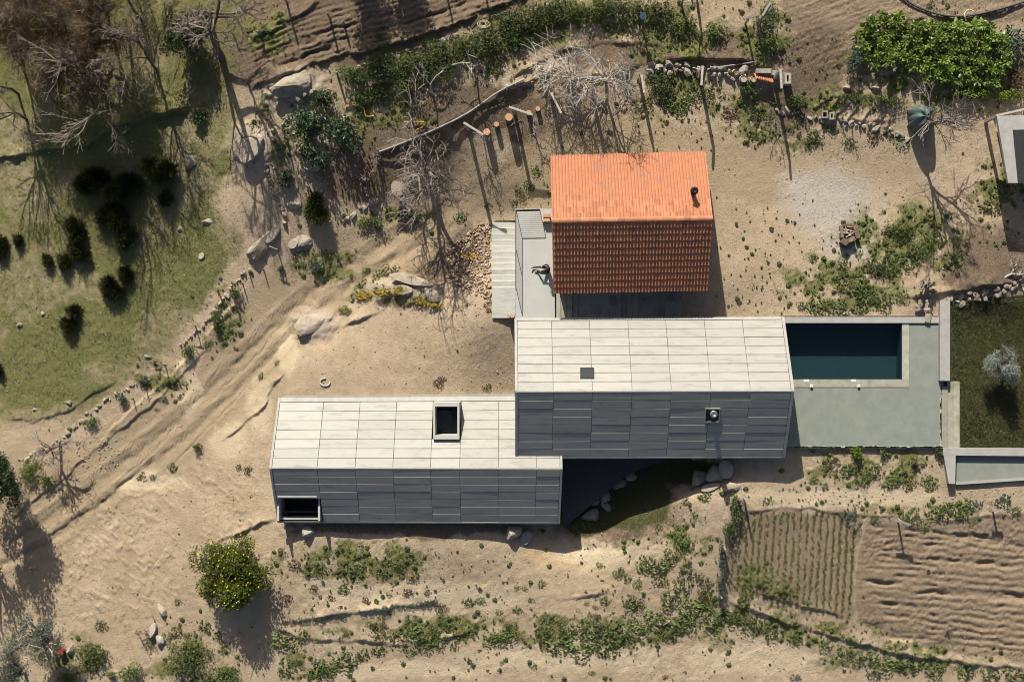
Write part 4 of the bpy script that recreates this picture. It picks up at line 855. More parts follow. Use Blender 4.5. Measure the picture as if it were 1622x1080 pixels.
def run(name, pts, r, m, label, cat, dz=.05, k=6, sub=6, drape=True, jit=1.0):
    pp = []; pts = np.array(pts, float); n_ = len(pts)
    for i in range(n_-1):
        p_0 = pts[max(i-1, 0)]; p_1 = pts[i]; p_2 = pts[i+1]; p_3 = pts[min(i+2, n_-1)]
        for s_ in range(sub):
            u = s_/sub; pp.append(.5*((2*p_1)+(-p_0+p_2)*u+(2*p_0-5*p_1+4*p_2-p_3)*u*u+(-p_0+3*p_1-3*p_2+p_3)*u**3))
    pp.append(pts[-1]); pp = np.array(pp); w_ = Garr(pp[:, 0], pp[:, 1], dz)
    if len(w_) > 6: 
        zs = np.convolve(np.pad(w_[:, 2], 2, mode='edge'), np.ones(5)/5, 'valid'); w_[:, 2] = np.maximum(zs, w_[:, 2])
    mb = MB(); mb.tube(w_, r, k); o = mb.build(name, m, None, True); return tag(o, label, cat)
run('water_pipe', [(598,242),(640,226),(690,205),(740,180),(790,146),(830,126)], .055, M['pipe'], 'long grey irrigation pipe along the terrace edge under the brambles', 'pipe', .12)
run('water_pipe', [(1425,-8),(1450,10),(1490,24),(1530,26),(1580,16),(1640,-2)], .055, M['blackpipe'], 'thick black water pipe curving over the upper right terrace', 'pipe', .1)
run('water_pipe', [(1130,108),(1165,103),(1200,98)], .04, M['pipe'], 'straight grey pipe lying behind the stone wall', 'pipe', .1)
run('garden_hose', [(548,170),(556,166),(568,168),(576,172),(580,184),(592,184)], .03, M['yellowhose'], 'yellow hose curving among plants below the brambles', 'hose', .1)
run('garden_hose', [(640,193),(660,193),(674,194),(668,202),(660,206),(656,213)], .03, M['yellowhose'], 'yellow hose bent at the grey pipe by the bare tree', 'hose', .14)
run('garden_hose', [(1530,34),(1528,22),(1534,16),(1542,18)], .03, M['creamhose'], 'cream hose looping over the black water pipe', 'hose', .2)
run('garden_hose', [(1538,36),(1550,33),(1562,34),(1568,38)], .04, M['creamhose'], 'cream hose end lying below the black water pipe', 'hose', .1)
c_ = [(766+(11-2.6*k/8)*math.cos(k*.785), 38+(7-1.6*k/8)*math.sin(k*.785)) for k in range(26)]
run('hose_coil', c_, .018, M['creamhose'], 'flat coil of cream hose on the strip below the upper field', 'hose', .08, sub=2)
run('water_pipe', [(746,42),(760,32),(785,24),(806,18)], .03, M['blackpipe'], 'thin dark pipe beside the coiled cream hose', 'pipe', .08)
c_ = [(515+8*math.cos(k*.6), 605+6*math.sin(k*.6)) for k in range(9)]
run('vine_ring', c_, .035, M['cane'], 'dry ring of pale vine cuttings at the left of the sand yard', 'cuttings', .05, sub=3)
# white canes at the bottom edge
cn = thing('cane_fence', 'row of white canes standing at the bottom edge below the tilled field', 'fence', G(1430,1070))
for k in range(9):
    px = 1431+k*5.2; b0 = G(px, 1092+k*1.2, 0); tp = b0+Vector((.1, .05, 1.0)); MB().rod(b0, tp, .035, 6).build('cane', M['cane'], cn)
# cut logs
for i, (px, py, r, h, lb) in enumerate(((772,212,.20,.7,'leftmost pale cut log standing in the row'), (787,199,.15,.45,'small orange cut log, second in the row'), (807,190,.22,.95,'largest orange cut log with a long shadow'), (838,181,.15,.5,'smallest orange cut log, right end of the row'), (852,174,.14,.35,'low pale log beside the granite post, far right of the row'))):
    b0 = G(px, py, -.05); th_ = thing('cut_log', lb, 'log', b0, 'upright cut logs'); MB().rod(b0, b0+Vector((0, 0, h)), r, 12, r*.95).build('bark', M['bark'], th_)
    MB().rod(b0+Vector((0, 0, h+.001)), b0+Vector((0, 0, h+.02)), r*.93, 12).build('cut_face', M['cutwood'], th_)
# round stone table under the bare tree
b0 = G(633,300); th_ = thing('stone_table', 'round pale stone table top beside the big bare tree', 'table', b0); MB().rod(b0, b0+Vector((0, 0, .55)), .2, 10).build('base', M['granite'], th_)
mb = MB(); an = np.linspace(0, 2*math.pi, 15)[:-1]; rad = .43+.04*np.sin(an*3+1); ring = np.stack([b0.x+rad*np.cos(an), b0.y+rad*np.sin(an)*.95], 1)
v = np.concatenate([np.c_[ring, np.full(14, b0.z+.55)], np.c_[ring, np.full(14, b0.z+.68)], [[b0.x, b0.y, b0.z+.69]]]); mb.add(v, [[i, (i+1) % 14, 14+(i+1) % 14, 14+i] for i in range(14)], [[14+i, 14+(i+1) % 14, 28] for i in range(14)]); mb.build('top', M['boulder'], th_)
# urns, terracotta scraps, granite bench near the stone wall
for i, (px, py, r, h, m_, lb) in enumerate(((1176,128,.24,.55,'granite','big round stone urn by the terracotta scraps'), (1192,128,.2,.45,'rubble','smaller brownish urn right of the big stone urn'))):
    b0 = G(px, py); pr = [(.55, 0), (.9, .25), (1, .5), (.85, .8), (.72, .92), (.78, 1)]; vv = []
    for rr_, hh in pr: vv += [(b0.x+r*rr_*math.cos(a_), b0.y+r*rr_*math.sin(a_), b0.z+h*hh) for a_ in np.arange(14)*2*math.pi/14]
    n_ = len(pr); vv += [(b0.x, b0.y, b0.z+h*.9)]; th_ = thing('stone_urn', lb, 'urn', b0, 'old urns by the wall')
    part('body', vv, [[l*14+k, l*14+(k+1) % 14, (l+1)*14+(k+1) % 14, (l+1)*14+k] for l in range(n_-1) for k in range(14)], M[m_], th_, smooth=True)
    part('fill', [(b0.x+r*.7*math.cos(a_), b0.y+r*.7*math.sin(a_), b0.z+h*.93) for a_ in np.arange(14)*2*math.pi/14]+[(b0.x, b0.y, b0.z+h*.9)], None, M['boulder'], th_, tris=[[k, (k+1) % 14, 14] for k in range(14)])
p0 = G(1210,124,.35); sc_ = thing('terracotta_scraps', 'leaning row of orange terracotta roof tiles by the stone wall', 'tiles', p0)
for k in range(8):
    c_ = P(1198+k*3.4, 121+k*.9, p0.z); Mx = Matrix.Translation(c_) @ Euler((-.5, 0, .25)).to_matrix().to_4x4() @ Matrix.Diagonal((.14, .38, 1, 1)); inst('tile', tile_me, Mx, sc_)
p0 = G(1210,114,.3); be = thing('granite_bench', 'pale granite slab bench behind the terracotta tiles', 'bench', p0)
for a, b_, h0, h1 in (((1197,110),(1221,117),-.4,.2), ((1223,112),(1236,120),-.4,.1)): q0, q1 = P(*a,p0.z), P(*b_,p0.z); MB().box(q0.x, q1.x, q1.y, q0.y, p0.z+h0, p0.z+h1).build('slab', M['granite'], be)
p0 = G(1247,126); wl = thing('stone_trough', 'square hollow granite trough at the end of the stone wall', 'trough', p0)
a, b_ = P(1240,119,p0.z), P(1250,136,p0.z); t_ = .12
MB().box(a.x, b_.x, b_.y, b_.y+t_, p0.z-.2, p0.z+.6).box(a.x, b_.x, a.y-t_, a.y, p0.z-.2, p0.z+.6).box(a.x, a.x+t_, b_.y+t_, a.y-t_, p0.z-.2, p0.z+.6).box(b_.x-t_, b_.x, b_.y+t_, a.y-t_, p0.z-.2, p0.z+.6).build('basin', M['granite'], wl)
MB().box(a.x+t_, b_.x-t_, b_.y+t_, a.y-t_, p0.z-.2, p0.z+.1).build('floor', M['dark'], wl)
# planter blocks near the garden steps
p0 = G(1300,184); 
for i, (px, py, w_) in enumerate(((1305,183,10), (1316,185,7))):
    b0 = G(px, py); th_ = thing('hollow_block', ['larger hollow concrete block on the low stone wall', 'smaller hollow concrete block on the low stone wall'][i], 'block', b0, 'hollow blocks'); hw = w_/S/2
    MB().box(b0.x-hw, b0.x+hw, b0.y+.12, b0.y+.2, b0.z-.1, b0.z+.3).box(b0.x-hw, b0.x+hw, b0.y-.2, b0.y-.12, b0.z-.1, b0.z+.3).box(b0.x-hw, b0.x-hw+.07, b0.y-.12, b0.y+.12, b0.z-.1, b0.z+.3).box(b0.x+hw-.07, b0.x+hw, b0.y-.12, b0.y+.12, b0.z-.1, b0.z+.3).build('shell', M['granite'], th_); MB().box(b0.x-hw+.07, b0.x+hw-.07, b0.y-.12, b0.y+.12, b0.z-.1, b0.z+.08).build('soil', M['dark'], th_)
for i, (px, py) in enumerate(((1342,140), (1388,140))):
    o = boulder(px, py, 8 if i else 6, 4, .4, ['pale squared stone on the terrace below the vegetable patch, left one', 'pale squared stone with dark hollow, right below the vegetable patch'][i], 0, 'boulder')

# tarpaulin covered heap
def lump(px, py, rx, ry, h, seed, m, name, label, cat, nu=40, nv=14, amp=.25):
    b0 = G(px, py, -.1); r_ = np.random.default_rng(seed); ph = r_.random(8)*6.28; v = []
    for j in range(nv):
        el = j/(nv-1)*math.pi/2
        for i in range(nu):
            a_ = i*2*math.pi/nu; k_ = 1+amp*(.35*math.sin(3*a_+ph[0])+.3*math.sin(7*a_+ph[1]+2*el)+.35*math.sin(13*a_+ph[2])*math.cos(el))
            v.append((b0.x+rx/S*k_*math.cos(el)**.6*math.cos(a_), b0.y+ry/S*k_*math.cos(el)**.6*math.sin(a_), b0.z+h*math.sin(el)*(1+.06*math.sin(5*a_+ph[3]))))
    q = [[j*nu+i, j*nu+(i+1) % nu, (j+1)*nu+(i+1) % nu, (j+1)*nu+i] for j in range(nv-1) for i in range(nu)]
    o = part(name, v, q, m, None, smooth=True); return tag(o, label, cat)
lump(1455,190,19,22,1.5,3,M['tarp'],'covered_heap','dark green tarpaulin covered heap under the right bare tree','heap')
# small coloured things bottom left
b0 = G(99,1029); th_ = thing('bucket', 'red bucket in the weeds beside the grey green tree', 'bucket', b0); MB().rod(b0, b0+Vector((0, 0, .38)), .15, 14, .2).build('body', M['red'], th_); MB().rod(b0+Vector((0, 0, .381)), b0+Vector((0, 0, .40)), .215, 14).build('rim', M['red'], th_)
boulder(113,1028,6,10,.45,'white upright stone right of the red bucket',-.4,'boulder')
# bag hanging at the bramble edge
b0 = G(1016,36); th_ = thing('feed_sack', 'dark blue sack hung on a stake in the brambles', 'sack', b0); MB().rod(b0, b0+Vector((0, 0, 1.5)), .03, 6).build('stake', M['postwood'], th_)
MB().rod(b0+Vector((0, 0, .9)), b0+Vector((0, 0, 1.5)), .12, 9, .19).build('bag', M['bluebag'], th_)

# ------------------------------------------------------------------ plants
def unit(a): return a/np.maximum(np.linalg.norm(a, axis=1, keepdims=True), 1e-9)
def leafquads(c, size, g, up=.6, aspect=.5, bias=None, fold=.15):
    n_ = len(c); nrm = unit(g.normal(size=(n_, 3))*(1-up)+np.array([0, 0, up])+(0 if bias is None else bias))
    t_ = unit(np.cross(nrm, g.normal(size=(n_, 3)))); b_ = np.cross(nrm, t_)
    L = (size*g.uniform(.6, 1.3, n_))[:, None]; W = L*aspect
    v = np.stack([c-t_*L*.5, c+b_*W*.5+nrm*L*fold, c+t_*L*.5, c-b_*W*.5+nrm*L*fold], 1).reshape(-1, 3)
    return v, np.arange(4*n_).reshape(-1, 4)
def blobpts(g, n_, blobs, shell=.55):
    """points in lumpy ellipsoids: blobs (x,y,z,rx,ry,rz)"""
    B = np.array(blobs, float); wv = B[:, 3]*B[:, 4]*B[:, 5]; k = g.choice(len(B), n_, p=wv/wv.sum())
    d = unit(g.normal(size=(n_, 3))); r_ = (shell+(1-shell)*g.random(n_)**.6)*(1+.18*g.normal(size=n_)*.5)
    off = d*r_[:, None]*B[k, 3:6]; return B[k, :3]+off, d
def bush(name, label, cat, px, py, rx, ry, h, m, leaf=.12, dens=1.0, aspect=.55, seed=0, lumps=7, group=None, up=.35, stem=True, spiky=False, base=None):
    g = np.random.default_rng(seed+int(px*7+py*13)); b0 = G(px, py) if base is None else base; ax, ay = rx/S, ry/S
    root = thing(name, label, cat, b0, group); bl = []
    for k in range(lumps):
        a_ = g.random()*6.28; q = math.sqrt(g.random())*.62; rr_ = g.uniform(.34, .6)
        bl.append((b0.x+ax*q*math.cos(a_), b0.y+ay*q*math.sin(a_), b0.z+h*g.uniform(.3, .72), ax*rr_, ay*rr_, h*g.uniform(.25, .42)))
    n_ = int(dens*220*(ax*ay+(ax+ay)*h*.5)*(.12/leaf)**2*2.2); n_ = max(60, min(n_, 14000))
    c, d = blobpts(g, n_, bl)
    c[:, 2] = np.maximum(c[:, 2], b0.z-.1)
    if spiky:
        n_ = min(n_*5, 9000); c, d = blobpts(g, n_, bl, .2); c[:, 2] = np.maximum(c[:, 2], b0.z)
        v, q = tube_arrays(c-d*leaf*.2, c+d*np.array([1, 1, 1.3])*leaf*g.uniform(.8, 1.8, (n_, 1)), np.full(n_, .022), np.full(n_, .005), 3)
        part('foliage', v, q, m, root)
    else:
        v, q = leafquads(c, leaf, g, up, aspect, d*.7); part('foliage', v, q, m, root)
    if stem:
        mb = MB()
        for k in range(6):
            e_ = bl[k % len(bl)]; mb.rod(b0+Vector((0, 0, -.05)), Vector(e_[:3]), .03, 5, .012)
        mb.build('stems', M['bark'], root)
    return root
# gorse tufts on the pasture
GL = ['big round gorse tuft in the middle of the pasture', 'smaller gorse tuft touching the big round one', 'lower half of the paired gorse tufts low on the pasture', 'upper half of the paired gorse tufts low on the pasture', 'spreading gorse tuft beside a bleached branch', 'gorse tuft left of the spreading one', 'brown topped gorse clump in the shade edge', 'tiny gorse tuft left of the cluster', 'gorse tuft cut by the left photo edge', 'small gorse sprig near the left edge', 'dark gorse mass left in the tree shade', 'dark gorse mass centre of the tree shade', 'gorse clump at the lower end of the shade', 'trailing gorse tuft at the tip of the shade', 'dark gorse mass right in the tree shade', 'round dark bush by the bank of the dirt track', 'sliver of gorse at the left edge below the middle', 'small gorse tuft right in the tree shade']
for i, (px, py, rx, ry) in enumerate(((180,455,24,22),(200,432,13,17),(112,515,15,16),(118,492,14,12),(128,398,24,15),(103,412,14,14),(118,366,24,24),(78,411,9,11),(2,392,14,20),(31,381,8,11),(150,288,32,22),(195,300,38,28),(180,343,32,24),(204,378,19,22),(255,268,36,26),(505,335,24,28),(0,585,6,10),(266,316,14,12))):
    bush('gorse_bush', GL[i], 'bush', px, py, rx*.92, ry*.92, .25+rx/S*.5, M['gorse'], .16, 1.5, seed=i, lumps=9, group='gorse tufts', spiky=True, stem=False)
# bramble hedges along the upper terraces
BL = [(565,118,30,20),(598,112,34,24),(634,104,36,24),(668,96,38,24),(705,88,38,24),(742,76,36,24),(775,62,36,24),(808,48,36,26),(842,36,38,26),(880,26,40,26),(918,18,40,26),(955,16,36,24),(990,18,36,22),(820,72,24,18),(1040,20,34,20),(600,150,26,16),(640,140,24,16),(570,155,26,14),(690,120,26,16),(1080,40,26,18),(1130,50,26,14),(1215,30,22,28),(1225,70,20,16)]
for i, (px, py, rx, ry) in enumerate(BL):
    yl = i in (15, 17, 19, 20, 21, 22, 13)
    od = ['first', 'second', 'third', 'fourth', 'fifth', 'sixth', 'seventh', 'eighth', 'ninth', 'tenth', 'eleventh', 'twelfth', 'thirteenth', 'fourteenth', 'fifteenth', 'sixteenth', 'seventeenth']; yls = (15, 17, 19, 20, 21, 22, 13); rk = sorted(x[0] for j, x in enumerate(BL) if (j in yls) == yl).index(px)
    bush('bramble_bush', ('loose yellow green bramble at the hedge foot, %s from the left' if yl else 'dense green bramble in the upper terrace hedge, %s from the left') % od[rk], 'bush', px, py, rx*1.05, ry*1.05, .55 if yl else .9, M['weed'] if yl else M['bramble'], .13, 1.1, seed=i, lumps=10, group='loose brambles' if yl else 'bramble hedge')
for i, (px, py, rx, ry, h, m_, lf, nm, lb) in enumerate([
    (487,205,38,42,1.6,'loquat',.22,'loquat_shrub','large dark broad leaved shrub left of the bare tree'), (545,218,36,40,1.5,'loquat',.22,'loquat_shrub','dark glossy broad leaved shrub right beside the larger one'), (515,160,24,14,1.0,'loquat',.2,'loquat_shrub','small dark broad leaved shrub above the pair'), (458,285,18,16,.9,'loquat',.2,'loquat_shrub','dark leafy shrub among the pale wall stones'), (505,248,26,24,1.3,'loquat',.2,'loquat_shrub','dark broad leaved shrub in front, above the pale rock'),
    (318,185,14,16,.8,'loquat',.18,'leafy_shrub','bright leafy shrub at the end of the dark ledge'), (1357,713,13,13,.7,'yellowbush',.11,'lime_bush','round lime green bush at the pool deck edge'), (1399,716,7,7,.4,'weed',.1,'small_bush','small green bush right of the lime bush'), (1485,717,7,8,.45,'bramble',.1,'small_bush','dark green plant at the right end of the bank'), (1450,730,9,9,.4,'dryweed',.1,'small_bush','brownish plant in the middle of the bank below the deck'),
    (314,708,8,9,.4,'bramble',.1,'small_bush','lone round green plant on the slope left of the lower house'), (445,428,7,7,.35,'blueweed',.1,'small_bush','bluish green plant at the upper track edge'), (300,1045,48,34,.8,'weed',.12,'leafy_bush','broad green bush below the lemon tree at the bottom edge'), (352,1070,40,24,.6,'weed',.12,'leafy_bush','green bush at the bottom edge right of the broad one'), (150,1032,32,24,.7,'weed',.12,'leafy_bush','green bush right of the white stone at bottom left'), (178,1068,10,9,.4,'weed',.11,'small_bush','small green bush at the bottom left edge'), (210,1062,24,22,.6,'weed',.12,'leafy_bush','green bush between the two big bottom bushes'), (110,1072,26,14,.5,'weed',.12,'leafy_bush','green bush under the grey green tree at the bottom'),
    (50,745,24,24,.7,'weed',.12,'leafy_bush','green undergrowth by the dark tree at the left edge'), (75,760,16,14,.5,'bramble',.12,'leafy_bush','dark undergrowth below the sprawling bare tree'), (1600,70,26,30,.8,'blueweed',.2,'leafy_shrub','bluish broad leaved plant right of the vegetable patch'), (1350,92,16,26,1.0,'blueweed',.13,'leafy_shrub','grey green shrub at the left end of the vegetable patch'), (1608,125,18,20,.7,'rust',.1,'dry_shrub','round rust brown shrub at the right edge'),
    (1540,152,36,9,.7,'yellowbush',.12,'leafy_shrub','yellow green hedge plant under the vegetable patch, left one'), (1595,152,36,10,.7,'yellowbush',.12,'leafy_shrub','yellow green hedge plant under the vegetable patch, right one'), (1400,160,40,10,.6,'bramble',.1,'leafy_shrub','ivy hedge above the earthen garden steps'), (1345,156,26,8,.5,'bramble',.1,'leafy_shrub','ivy on the wall left above the earthen steps'), (1185,140,20,14,.6,'bramble',.14,'leafy_shrub','dark green plant below the stone urns'), (1260,160,16,14,.6,'bramble',.12,'leafy_shrub','green plant in the hollow beside the stone trough'), (1050,128,30,22,.6,'bramble',.12,'leafy_shrub','ivy mound at the foot of the stone wall left end'),
    (1165,808,11,28,.7,'bramble',.12,'leafy_shrub','upper green plant of the fence row at the seedling bed'), (1155,840,12,18,.7,'bramble',.12,'leafy_shrub','middle green plant of the fence row at the seedling bed'), (1142,882,8,24,.7,'blueweed',.12,'leafy_shrub','bluish plant of the fence row at the seedling bed'), (1140,925,8,20,.6,'blueweed',.12,'leafy_shrub','lowest bluish plant of the fence row'),
    (650,342,30,10,.5,'bramble',.12,'leafy_shrub','green plants under the round stone table'), (590,352,28,12,.5,'weed',.11,'leafy_shrub','green plants along the bank left of the stone table'), (1420,368,34,22,.35,'weed',.11,'leafy_shrub','low green mat right of the fire pit'), (1465,395,28,22,.35,'weed',.11,'leafy_shrub','low green mat near the leaning stump'), (1390,425,34,18,.35,'bramble',.11,'leafy_shrub','low dark mat below the fire pit'), (1290,540,1,1,.1,'weed',.1,'',''),
    (345,505,10,26,.5,'bramble',.1,'leafy_shrub','hedge strip by the track, upper clump'), (300,555,14,14,.5,'bramble',.11,'leafy_shrub','hedge strip by the track, lower clump'), (375,462,10,14,.5,'bramble',.1,'leafy_shrub','hedge strip by the track, clump near the boulder'), (230,602,12,9,.4,'blueweed',.1,'leafy_shrub','plant on the bank above the pasture ledge'), (196,630,13,10,.4,'blueweed',.1,'leafy_shrub','bluish plant low on the pasture bank'), (500,420,16,12,.4,'blueweed',.1,'leafy_shrub','bluish plants on the bank above the dirt track'), (146,666,18,9,.4,'weed',.1,'leafy_shrub','green plant right of the sprawling bare tree'),
    (780,462,6,6,.2,'dryweed',.1,'','')]):
    if nm: bush(nm, lb, 'shrub', px, py, rx, ry, h, M[m_], lf, 1.15, seed=50+i, lumps=9)
# yellow flowers behind the pale rocks
for i, (px, py, rx, ry) in enumerate(((575,468,18,9),(605,463,22,9),(632,460,16,8),(668,478,16,9),(690,484,14,5),(548,490,14,8))):
    o = bush('flowering_mat', ['yellow flowering mat left of the pale rock ridge', 'largest yellow flowering mat before the pale rock ridge', 'yellow flowering mat touching the pale rock ridge', 'yellow flowers in the cleft right of the ridge', 'thin yellow flowers on the yard rim', 'mostly green flowering mat at the left end'][i], 'flowers', px, py, rx, ry, .3, M['weed'], .1, 1.2, seed=i, lumps=7, stem=False)
    g = np.random.default_rng(i); n_ = 95 if i != 5 else 20; b0 = G(px, py); c = np.stack([b0.x+g.normal(size=n_)*rx/S*.45, b0.y+g.normal(size=n_)*ry/S*.45, b0.z+.22+.1*g.random(n_)], 1); v, q = leafquads(c, .075, g, .8, .9); part('blooms', v, q, M['yellowflower'], o, kind='stuff')
o = bush('flowering_mat', 'bright yellow and red flowers on the rubble by the stairs', 'flowers', 745, 406, 12, 7, .25, M['weed'], .09, .6, stem=False); g = np.random.default_rng(9)
b0 = G(745,406); c = np.stack([b0.x+g.normal(size=26)*.25, b0.y+g.normal(size=26)*.12, np.full(26, b0.z+.25)], 1); v, q = leafquads(c[:18], .14, g, .8, .9); part('yellow_blooms', v, q, M['yellowflower'], o, kind='stuff'); v, q = leafquads(c[18:], .12, g, .8, .9); part('red_blooms', v, q, M['red'], o, kind='stuff')
# broad-leaved vegetables (every plant a thing)
def veg_mesh(seed, m):
    g = np.random.default_rng(seed); vs_ = []; qs = []; k = 0
    for l in range(20):
        a_ = l*2.4+g.normal()*.2; el = .15+1.0*(l/20)+g.normal()*.12; L = g.uniform(.30, .48)*(1-.35*l/20); W = L*.40
        d = np.array([math.cos(a_)*math.cos(el), math.sin(a_)*math.cos(el), math.sin(el)]); s_ = np.array([-math.sin(a_), math.cos(a_), 0]); u = np.cross(d, s_)*-1
        p_0 = np.array([0, 0, .28+.012*l]); p_1 = p_0+d*L*.55+u*.03; p_2 = p_0+d*L-np.array([0, 0, .12*math.cos(el)])
        vs_ += [p_0, p_1+s_*W*.6+u*.05, p_1, p_1-s_*W*.6+u*.05, p_2+s_*W*.15, p_2-s_*W*.15]; qs += [[k, k+3, k+2, k+2], [k, k+2, k+1, k+1], [k+1, k+2, k+4, k+4], [k+2, k+3, k+5, k+4]]; k += 6
    q4 = [f for f in qs if len(set(f)) == 4]; t3 = [f[:3] for f in qs if len(set(f)) == 3]
    me = npmesh('leaf_rosette', np.array(vs_), q4, t3); me.materials.append(m)
    sv = MB(); sv.rod((0, 0, -.1), (0, 0, .4), .03, 5, .02); st_ = npmesh('stalk', np.concatenate(sv.v), np.concatenate(sv.q), np.concatenate(sv.t)); st_.materials.append(M['bark']); return me, st_
VM = [veg_mesh(k, M['kale']) for k in range(5)]
KP = [(1372,32),(1420,22),(1470,38),(1520,44),(1570,42),(1600,62),(1598,100),(1590,128),(1560,140),(1500,132),(1452,128),(1420,106),(1380,110),(1360,96),(1352,60)]
g = np.random.default_rng(5)
ORD = ['first', 'second', 'third', 'fourth', 'fifth', 'sixth', 'seventh', 'eighth', 'ninth', 'tenth', 'eleventh', 'twelfth', 'thirteenth', 'fourteenth', 'fifteenth', 'sixteenth', 'seventeenth', 'eighteenth', 'nineteenth', 'twentieth']
placed = []
for rw in range(7):
    row = []
    for cl_ in range(22):
        px, py = 1342+cl_*13.6+(rw % 2)*6+g.normal()*2.2, 22+rw*16.5+cl_*.7+g.normal()*2.4
        if inpoly(np.array([px]), np.array([py]), KP)[0]: row.append((px, py))
    row.sort(); placed += [(x, y, 'broad leaved green vegetable, %s from the left in the %s row of the patch' % (ORD[k], ['top', 'second', 'third', 'middle', 'fifth', 'sixth', 'bottom'][rw])) for k, (x, y) in enumerate(row)]
for i, (px, py, lb) in enumerate(placed):
    r_ = bpy.data.objects.new('leafy_vegetable', None); r_.empty_display_size = .1; C.objects.link(r_); r_.location = G(px, py); r_.rotation_euler = (0, 0, g.random()*6.28); s_ = g.uniform(.85, 1.35); r_.scale = (s_, s_, s_*1.1)
    tag(r_, lb, 'vegetable plant', 'leafy vegetables in the patch')
    for nm, me in zip(('leaf_rosette', 'stalk'), VM[i % 5]): c_ = bpy.data.objects.new(nm, me); C.objects.link(c_); c_.parent = r_
# weeds
def weed_mesh(seed, m, n_=70, leaf=.16, h=.10, flat=.72):
    g = np.random.default_rng(seed); a_ = g.random(n_)*6.28; r_ = np.sqrt(g.random(n_))*.5*(1+.2*np.sin(a_*3+seed)); c = np.stack([r_*np.cos(a_), r_*np.sin(a_), h*(1-(r_/.6)**2)*g.random(n_)+.03], 1)
    v, q = leafquads(c, leaf, g, flat, .6, unit(c)*.4); me = npmesh('weed_clump', v, q); me.materials.append(m); return me
WM = {k: [weed_mesh(i*7+j, M['darkweed' if k == 'bramble' else k], 95, .15) for j in range(4)] for i, k in enumerate(('weed', 'bramble', 'dryweed', 'rust', 'blueweed'))}
WL = {'weed': ('fresh green weed clump growing on bare soil', 'green weed clumps'), 'bramble': ('dark green weed clump growing on bare soil', 'dark weed clumps'), 'dryweed': ('yellowish dry weed clump growing on bare soil', 'dry weed clumps'), 'rust': ('reddish brown withered weed clump on bare soil', 'withered weed clumps'), 'blueweed': ('bluish green weed clump growing on bare soil', 'bluish weed clumps')}
WALL = []
def weed(px, py, r, kind, hz=1.0):
    o = bpy.data.objects.new('weed_clump', random.choice(WM[kind])); C.objects.link(o); o.location = G(px, py, -.01); s_ = r*2/S; o.scale = (s_*random.uniform(.9, 1.4), s_, s_*hz); o.rotation_euler = (0, 0, random.uniform(-.5, .5)); WALL.append((o, px, py, kind)); o['group'] = WL[kind][1]; o['category'] = 'weed'
LM = [('the lemon tree',365,912),('the loggia window of the lower house',474,822),('the roof light of the lower house',708,840),('the right end of the lower house',860,845),('the large shaded boulder',937,816),('the pale rock under the upper house eave',1107,757),('the seedling bed',1260,870),('the upper stake pair of the seedling bed',1178,790),('the pale stake of the fence line',1139,942),('the tilted crossbar post',1421,821),('the far right crossbar post',1571,806),('the lime bush',1357,713),('the trough corner',1500,745),('the fire pit',1342,376),('the knotted stump',1465,448),('the pool rim',1340,502),('the covered heap',1455,190),('the stone trough',1247,126),('the tall lone granite post',1108,121),('the white bare tree',960,110),('the cut logs',807,190),('the bare fig tree',682,276),('the stone table',633,300),('the tiled house corner',872,249),('the concrete stairs',779,430),('the rubble',740,390),('the yellow flowers',620,462),('the broad flat boulder',492,516),('the vine ring',515,605),('the long split boulder',412,390),('the pale topped fence stake',262,578),('the sprawling bare tree',97,704),('the hollow with split rocks',243,1000),('the red bucket',99,1029),('the broad bush at the bottom',300,1045),('the white canes',1450,1072),('the flat pale stone',1052,986),('the dark terrace ledge',570,968),('the bottom edge of the photo',700,1080),('the bottom edge below the boulders',930,1080),('the weedy fork',1060,950),('the outbuilding',1600,240)]
def name_weeds():
    order = ['closest', 'second closest', 'third closest', 'fourth closest', 'fifth closest', 'sixth closest', 'seventh closest', 'eighth closest', 'ninth closest', 'tenth closest', 'eleventh closest', 'twelfth closest']
    kn = {'weed': 'fresh green weed clump', 'bramble': 'dark green weed clump', 'dryweed': 'yellowish dry weed clump', 'rust': 'reddish brown withered weed clump', 'blueweed': 'bluish green weed clump'}; d = {}
    for o, px, py, kd in WALL:
        nm, lx, ly = min(LM, key=lambda l: (l[1]-px)**2+(l[2]-py)**2); dx, dy = px-lx, py-ly
        dr = ('right of' if dx > 0 else 'left of') if abs(dx) > abs(dy) else ('below' if dy > 0 else 'above'); d.setdefault((kd, nm, dr), []).append((dx*dx+dy*dy, o))
    for (kd, nm, dr), l in d.items():
        l.sort(key=lambda a: a[0])
        for i, (_, o) in enumerate(l): o['label'] = kn[kd]+(' ' if len(l) == 1 else ', '+(order[i] if i < 12 else 'one of the far ones')+' ')+dr+' '+nm
